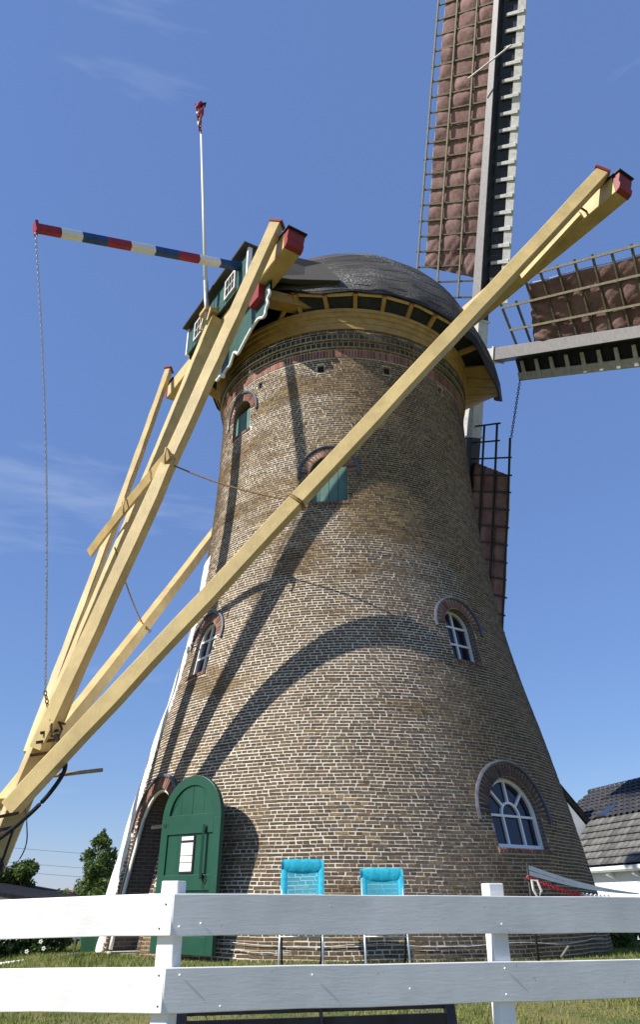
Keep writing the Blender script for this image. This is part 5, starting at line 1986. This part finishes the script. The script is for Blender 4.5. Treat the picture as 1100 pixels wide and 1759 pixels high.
    build(mb, 'pane', M['glass'], wf) if False else build(mb, 'skylight_pane', M['glass'], th)
    # gutter and brackets
    mb = MB()
    prof = [(-.12, zE - .02), (-.12, zE - .14), (-.06, zE - .20), (.02, zE - .20), (.02, zE - .02)]
    vs_ = [H(-.3, w, z) for w, z in prof] + [H(Lh, w, z) for w, z in prof]
    k = len(prof)
    mb.add(vs_, [(i, i + 1, k + i + 1, k + i) for i in range(k - 1)] + [tuple(range(k)), tuple(range(k, 2 * k))[::-1]])
    build(mb, 'gutter', M['render_wall'], th)
    for s in (1.0, 2.6, 4.2, 5.8, 7.4):
        mb = MB(); mb.beam(H(s, .05, zE - .24), H(s, .34, zE - .36), .12, .10); build(mb, 'eave_bracket', M['white'], th)
    # gable wing with its own roof behind the left end
    mb = MB()
    gx = Lh - 2.3
    tri = [(-.6, 2.3), (2.4, 3.2), (.6, 5.35)]
    A, B_, C_ = H(gx, 2.6, 3.3), H(gx, 5.6, 3.3), H(gx, 3.2, 5.0)
    ga = H(Lh - 1.2, 4.0, 0); 
    return th, H
house, HH = make_house()
def make_gable_house():
    # small gable seen just above the tower's right flank, beyond the tiled roof
    th = thing('gabled_outbuilding', (8.6, 33, -1.5), 'pale grey gable with dark verge peeping out behind the tower', 'building')
    d = Vector((1, .25, 0)).normalized(); inn = Vector((-d.y, d.x, 0))
    c = Vector((8.35, 33, 0))
    zs_, za, hw = 3.2, 6.8, 3.0
    mb = MB()
    mb.prism([(-hw, -1.8), (hw, -1.8), (hw, zs_), (0, za), (-hw, zs_)], c, d, UP, inn, 6.0)
    build(mb, 'wall', M['render_wall'], th)
    for sgn in (1, -1):
        mb = MB()
        sl = Vector((sgn * hw, zs_ - za)).normalized()
        a, b = c + UP * (za + .16) - inn * .2, c + d * sgn * (hw + .3) + UP * (zs_ - .2 + .02) - inn * .2
        mb.add([a, b, b + inn * 6.4, a + inn * 6.4, a + UP * .16, b + UP * .16, b + inn * 6.4 + UP * .16, a + inn * 6.4 + UP * .16], [(0, 1, 2, 3), (4, 7, 6, 5), (0, 4, 5, 1), (1, 5, 6, 2), (2, 6, 7, 3), (3, 7, 4, 0)])
        build(mb, 'roof', M['roofslate'], th)
make_gable_house()

# ------------------------------------------------------------------ far left: roofs, trees, hedge, bin, wires
def simple_house(name, c, d, ln, wd, g, ze, zr, wallm, roofm, label):
    d = Vector(d).normalized(); inn = Vector((-d.y, d.x, 0)); c = Vector(c)
    th = thing(name, (c.x, c.y, g), label, 'house')
    mb = MB()
    mb.prism([(-wd / 2, g), (wd / 2, g), (wd / 2, ze), (0, zr - .1), (-wd / 2, ze)], c - d * ln / 2, inn, UP, d, ln)
    build(mb, 'wall', wallm, th)
    for sgn in (1, -1):
        mb = MB()
        a, b = c - d * (ln / 2 + .3) + UP * zr, c - d * (ln / 2 + .3) + inn * sgn * (wd / 2 + .35) + UP * (ze - .18)
        L_ = d * (ln + .6)
        mb.add([a, b, b + L_, a + L_, a + UP * .12, b + UP * .12, b + L_ + UP * .12, a + L_ + UP * .12], [(0, 1, 2, 3), (4, 7, 6, 5), (0, 4, 5, 1), (1, 5, 6, 2), (2, 6, 7, 3), (3, 7, 4, 0)])
        rf = build(mb, 'roof', roofm, th)
    for i in range(int(ln / .45)):
        mb = MB(); p = c - d * (ln / 2) + d * (i * .45) + UP * (zr + .10)
        mb.tube([p, p + d * .25 + UP * .02, p + d * .44], .11, 7); build(mb, 'ridge_tile', roofm, rf)
simple_house('slate_roofed_shed', (-12.3, 28.5, 0), (.05, 1, 0), 7, 8.8, -1.5, .80, 1.34, M['render_wall'], M['roofslate'], 'low shed with dark slate roof at the far left edge')
simple_house('red_roofed_house', (-11.0, 42, 0), (1, .05, 0), 9, 6, -1.5, -.3, 1.05, M['render_wall'], M['tile_red'], 'low house with red tiled ridge just above the left fence board')

def leaf_cloud(centers, n, size, name_m, seed, squash=1.0, shell=.45):
    r = np.random.default_rng(seed)
    cs = np.array([c[:3] for c in centers]); rad = np.array([c[3] for c in centers])
    idx = r.choice(len(cs), n, p=(rad ** 2) / (rad ** 2).sum())
    v = r.normal(size=(n, 3)); v /= np.linalg.norm(v, axis=1)[:, None]
    rr = rad[idx] * (shell + (1 - shell) * r.random(n) ** .6) * r.uniform(.85, 1.15, n)
    P = cs[idx] + v * rr[:, None] * np.array([1, 1, squash])
    nrm = v * .6 + r.normal(size=(n, 3)) * .6 + np.array([0, 0, .4])
    nrm /= np.linalg.norm(nrm, axis=1)[:, None]
    a = np.cross(nrm, r.normal(size=(n, 3))); a /= np.linalg.norm(a, axis=1)[:, None]
    b = np.cross(nrm, a)
    s = size * r.uniform(.6, 1.3, n)[:, None]
    V_ = np.concatenate([P - a * s, P + b * s * .45 + nrm * s * .12, P + a * s, P - b * s * .45 + nrm * s * .12], 1).reshape(-1, 3)
    F_ = np.arange(4 * n).reshape(n, 4)
    me = bpy.data.meshes.new('leaves')
    me.from_pydata(V_.tolist(), [], F_.tolist())
    me.materials.append(M[name_m])
    return me
def tree(name, x, y, g, h, clumps, n, size, label, seed, lm='leaf', group=None, cat='tree', sq=1.0):
    th = thing(name, (x, y, g), label, cat, group)
    mb = MB()
    rr = random.Random(seed)
    pts = [Vector((x + rr.uniform(-.05, .05) * i, y + rr.uniform(-.05, .05) * i, g + h * .9 * i / 6)) for i in range(7)]
    mb.tube(pts, h * .022 + .03, 8, r_end=.015)
    build(mb, 'trunk', M['bark'], th, smooth=True)
    mb = MB()
    for c in clumps[::max(1, len(clumps) // 14)]:
        t0 = pts[min(5, max(1, int((c[2] - g) / h * 6 - 1)))]
        mb.tube([t0, (t0 + Vector(c[:3])) / 2 + UP * .1, Vector(c[:3])], .03, 5, r_end=.008)
    build(mb, 'limbs', M['bark'], th)
    put('crown', leaf_cloud(clumps, n, size, lm, seed, sq), th)
    return th
rr = random.Random(5)
# pointed tree by the tower
X, Y, G = -8.35, 31.5, -1.5
cl = []
for i in range(70):
    u = rr.random() ** .8
    z = G + .7 + 3.7 * u
    rad = (1 - u) ** .8 * 2.5 + .12
    a = rr.uniform(0, 6.28); q = rad * rr.uniform(.3, 1.0)
    cl.append((X + q * math.cos(a), Y + q * math.sin(a), z, .16 + .34 * (1 - u) * rr.uniform(.6, 1.2)))
cl += [(X, Y, G + 4.35 + .1 * i, .10) for i in range(4)]
tree('pointed_tree', X, Y, G, 4.6, cl, 14000, .085, 'tall pointed leafy tree beside the whitewashed edge of the tower', 3)
for k, (x, y, top, w, lab, lmn) in enumerate(((-12.6, 30, 2.65, 1.0, 'small rounded tree with an upright twig left of the pointed tree', 'leaf'),
                                          (-14.3, 31.5, 2.5, .8, 'small loose tree at the left edge behind the slate roof', 'leaf2'),
                                          (-10.9, 30.5, 2.15, .8, 'low bushy tree between the pointed tree and the rounded tree', 'leaf'))):
    cl = []
    for i in range(16):
        a = rr.uniform(0, 6.28); q = w * rr.random() ** .5
        cl.append((x + q * math.cos(a), y + q * math.sin(a), top - .9 + .75 * rr.random() * (1 - .5 * q / w), rr.uniform(.16, .34)))
    if k < 2:
        for i in range(6): cl.append((x + .45 + .11 * i, y, top - .15 + .085 * i, .10 - .008 * i))
    tree('garden_tree', x, y, -1.5, top + 1.5, cl, 3200, .085, lab, 20 + k, lmn, 'garden trees on the far left')
# hedge
hx = thing('flowering_hedge', (-6.2, 13.7, -.3), 'leafy green hedge with a few white blossoms behind the left fence', 'hedge')
cl = []
for i in range(90):
    u = rr.random()
    cl.append((-8.4 + 4.3 * u, 13.2 + .9 * u + rr.uniform(-.25, .25), rr.uniform(-.30, .50), rr.uniform(.16, .30)))
put('foliage', leaf_cloud(cl, 15000, .06, 'leaf2', 77), hx)
mb = MB()
for i in range(24):
    c = cl[rr.randrange(len(cl))]
    mb.tube([(c[0], c[1] + .1, -.5), (c[0] + .06, c[1] + .06, -.1), (c[0], c[1], c[2])], .015, 5)
build(mb, 'stems', M['bark'], hx)
for i in range(26):
    u = rr.random()
    mb = MB(); c = Vector((-8.2 + 4.0 * u, 13.2 + .9 * u - .50, rr.uniform(-.2, .4)))
    for k in range(5):
        a = k * 1.2566
        mb.sphere(c + Vector((.02 * math.cos(a), -.01, .02 * math.sin(a))), .014, 6, 4, sq=(1, .4, 1))
    build(mb, 'blossom', M['flower'], hx)
# white tube lying on the lawn and a thin stake
mb = MB(); mb.tube([(-4.7, 12.75, -.10), (-3.7, 13.35, .0)], .025, 7)
tag(build(mb, 'white_pipe', M['white'], smooth=True), 'thin white pipe lying on the lawn before the hedge', 'pipe')
mb = MB(); mb.tube([(-3.92, 13.9, -.15), (-3.92, 13.9, .75)], .018, 6)
tag(build(mb, 'garden_stake', M['steel'], smooth=True), 'thin grey stake standing in front of the hedge beside the green bin', 'stake')
# green bin
gb = Vector((-3.62, 14.1, -.06))
bn = thing('green_bin', gb, 'dark green plastic bin with a pink label beside the whitewashed corner', 'bin')
mb = MB()
mb.box8([gb + Vector(p) for p in ((-.20, -.18, .0), (.20, -.18, .0), (.20, .18, .0), (-.20, .18, .0), (-.26, -.23, .62), (.26, -.23, .62), (.26, .23, .62), (-.26, .23, .62))])
build(mb, 'body', M['plasticgreen'], bn, bevel=.02)
mb = MB(); mb.box(gb.x - .28, gb.x + .28, gb.y - .25, gb.y + .25, gb.z + .62, gb.z + .68); build(mb, 'lid', M['plasticgreen'], bn, bevel=.015)
mb = MB(); mb.box8([gb + Vector(p) for p in ((-.16, -.214, .36), (.16, -.214, .36), (.16, -.19, .36), (-.16, -.19, .36), (-.16, -.222, .43), (.16, -.222, .43), (.16, -.2, .43), (-.16, -.2, .43))])
build(mb, 'label_strip', M['pinktext'], bn)
# shrub at the right foot of the tower
cl = [(5.0 + rr.uniform(-.25, .25), 14.6 + rr.uniform(-.2, .2), rr.uniform(-.1, .42), rr.uniform(.10, .18)) for i in range(12)]
th = thing('small_shrub', (5.0, 14.6, -.3), 'small bright green shrub at the right foot of the tower', 'shrub')
put('foliage', leaf_cloud(cl, 700, .06, 'leaf', 91), th)
mb = MB()
for i in range(5): mb.tube([(5.0, 14.6, -.4), (5.0 + .1 * (i - 2), 14.6, .1)], .012, 5)
build(mb, 'stems', M['bark'], th)
# dark wire mesh fence on the right
wf = thing('wire_mesh_fence', (5.6, 15.2, -.3), 'low dark wire mesh fence right of the tower foot', 'fence')
a_, b_ = Vector((5.05, 14.9, 0)), Vector((8.6, 15.4, 0))
for i in range(4):
    p = a_ + (b_ - a_) * i / 3
    mb = MB(); mb.tube([p - UP * .5, p + UP * .62], .02, 6); build(mb, 'post', M['iron'], wf)
mb = MB()
for i in range(90):
    p = a_ + (b_ - a_) * i / 89
    mb.tube([p - UP * .35, p + UP * .55], .003, 3)
for k in range(19):
    mb.tube([a_ + UP * (-.35 + .05 * k), b_ + UP * (-.35 + .05 * k)], .003, 3)
tag(build(mb, 'wire_mesh', M['iron'], wf), kind='stuff')
# hedge strip behind the mesh fence
hb = thing('clipped_hedge', (8.0, 18.2, -.5), 'dark green clipped hedge behind the wire mesh fence', 'hedge')
cl = [(5.6 + 5.5 * rr.random(), 18.0 + rr.uniform(-.3, .3), rr.uniform(-.3, .35), rr.uniform(.2, .32)) for i in range(60)]
put('foliage', leaf_cloud(cl, 6000, .08, 'leaf2', 92), hb)
# power lines
for k, (z0, z1, dy) in enumerate(((9.5, 9.2, 0), (7.6, 7.3, 2), (6.4, 6.1, 1))):
    p0, p1 = Vector((-70, 118 + dy, z0 + .4)), Vector((15, 130 + dy, z1 - 3.6))
    mb = MB()
    mb.tube([p0 + (p1 - p0) * u - UP * 1.0 * math.sin(math.pi * u) for u in np.linspace(0, 1, 24)], .028, 4)
    tag(build(mb, 'power_line', M['steel']), ('uppermost', 'middle', 'lowest')[k] + ' of the three thin power lines on the left horizon', 'cable', 'power lines')

# ------------------------------------------------------------------ grass
def make_grass():
    r = np.random.default_rng(4)
    P = []
    n = 150000
    x = r.uniform(-7.5, 8.5, n); y = r.uniform(3.9, 17.5, n)
    rad = np.hypot(x - CX, y - CY)
    keep = (rad > np.interp(0, [0], [4.52])) & (np.abs(x) < y * .52 + .6) & (y < 17.5)
    x, y, rad = x[keep], y[keep], rad[keep]
    z = np.interp(rad, [0, 4.7, 5.6, 7.3, 12.5, 16, 30, 60], [0, 0, -0.03, -0.34, -0.55, -0.85, -1.5, -1.5])
    k = len(x)
    h = r.uniform(.025, .075, k) * (1 + .7 * np.sin(x * 1.3) * np.sin(y * 1.7))
    h = np.clip(h, .02, .13)
    a = r.uniform(0, 6.28, k); w = r.uniform(.003, .007, k) * 1.5
    lx, ly = r.normal(size=k) * h * .45, r.normal(size=k) * h * .45
    c, s = np.cos(a) * w, np.sin(a) * w
    V_ = np.stack([np.stack([x - c, y - s, z - .01], 1), np.stack([x + c, y + s, z - .01], 1), np.stack([x + lx, y + ly, z + h], 1)], 1).reshape(-1, 3)
    me = bpy.data.meshes.new('grass')
    me.vertices.add(3 * k); me.vertices.foreach_set('co', V_.astype(np.float32).ravel())
    me.loops.add(3 * k); me.loops.foreach_set('vertex_index', np.arange(3 * k, dtype=np.int32))
    me.polygons.add(k); me.polygons.foreach_set('loop_start', np.arange(0, 3 * k, 3, dtype=np.int32))
    me.update(calc_edges=True)
    me.materials.append(M['grass'])
    o = put('grass', me)
    tag(o, 'short dry grass on the mound round the tower', 'grass', kind='stuff')
make_grass()
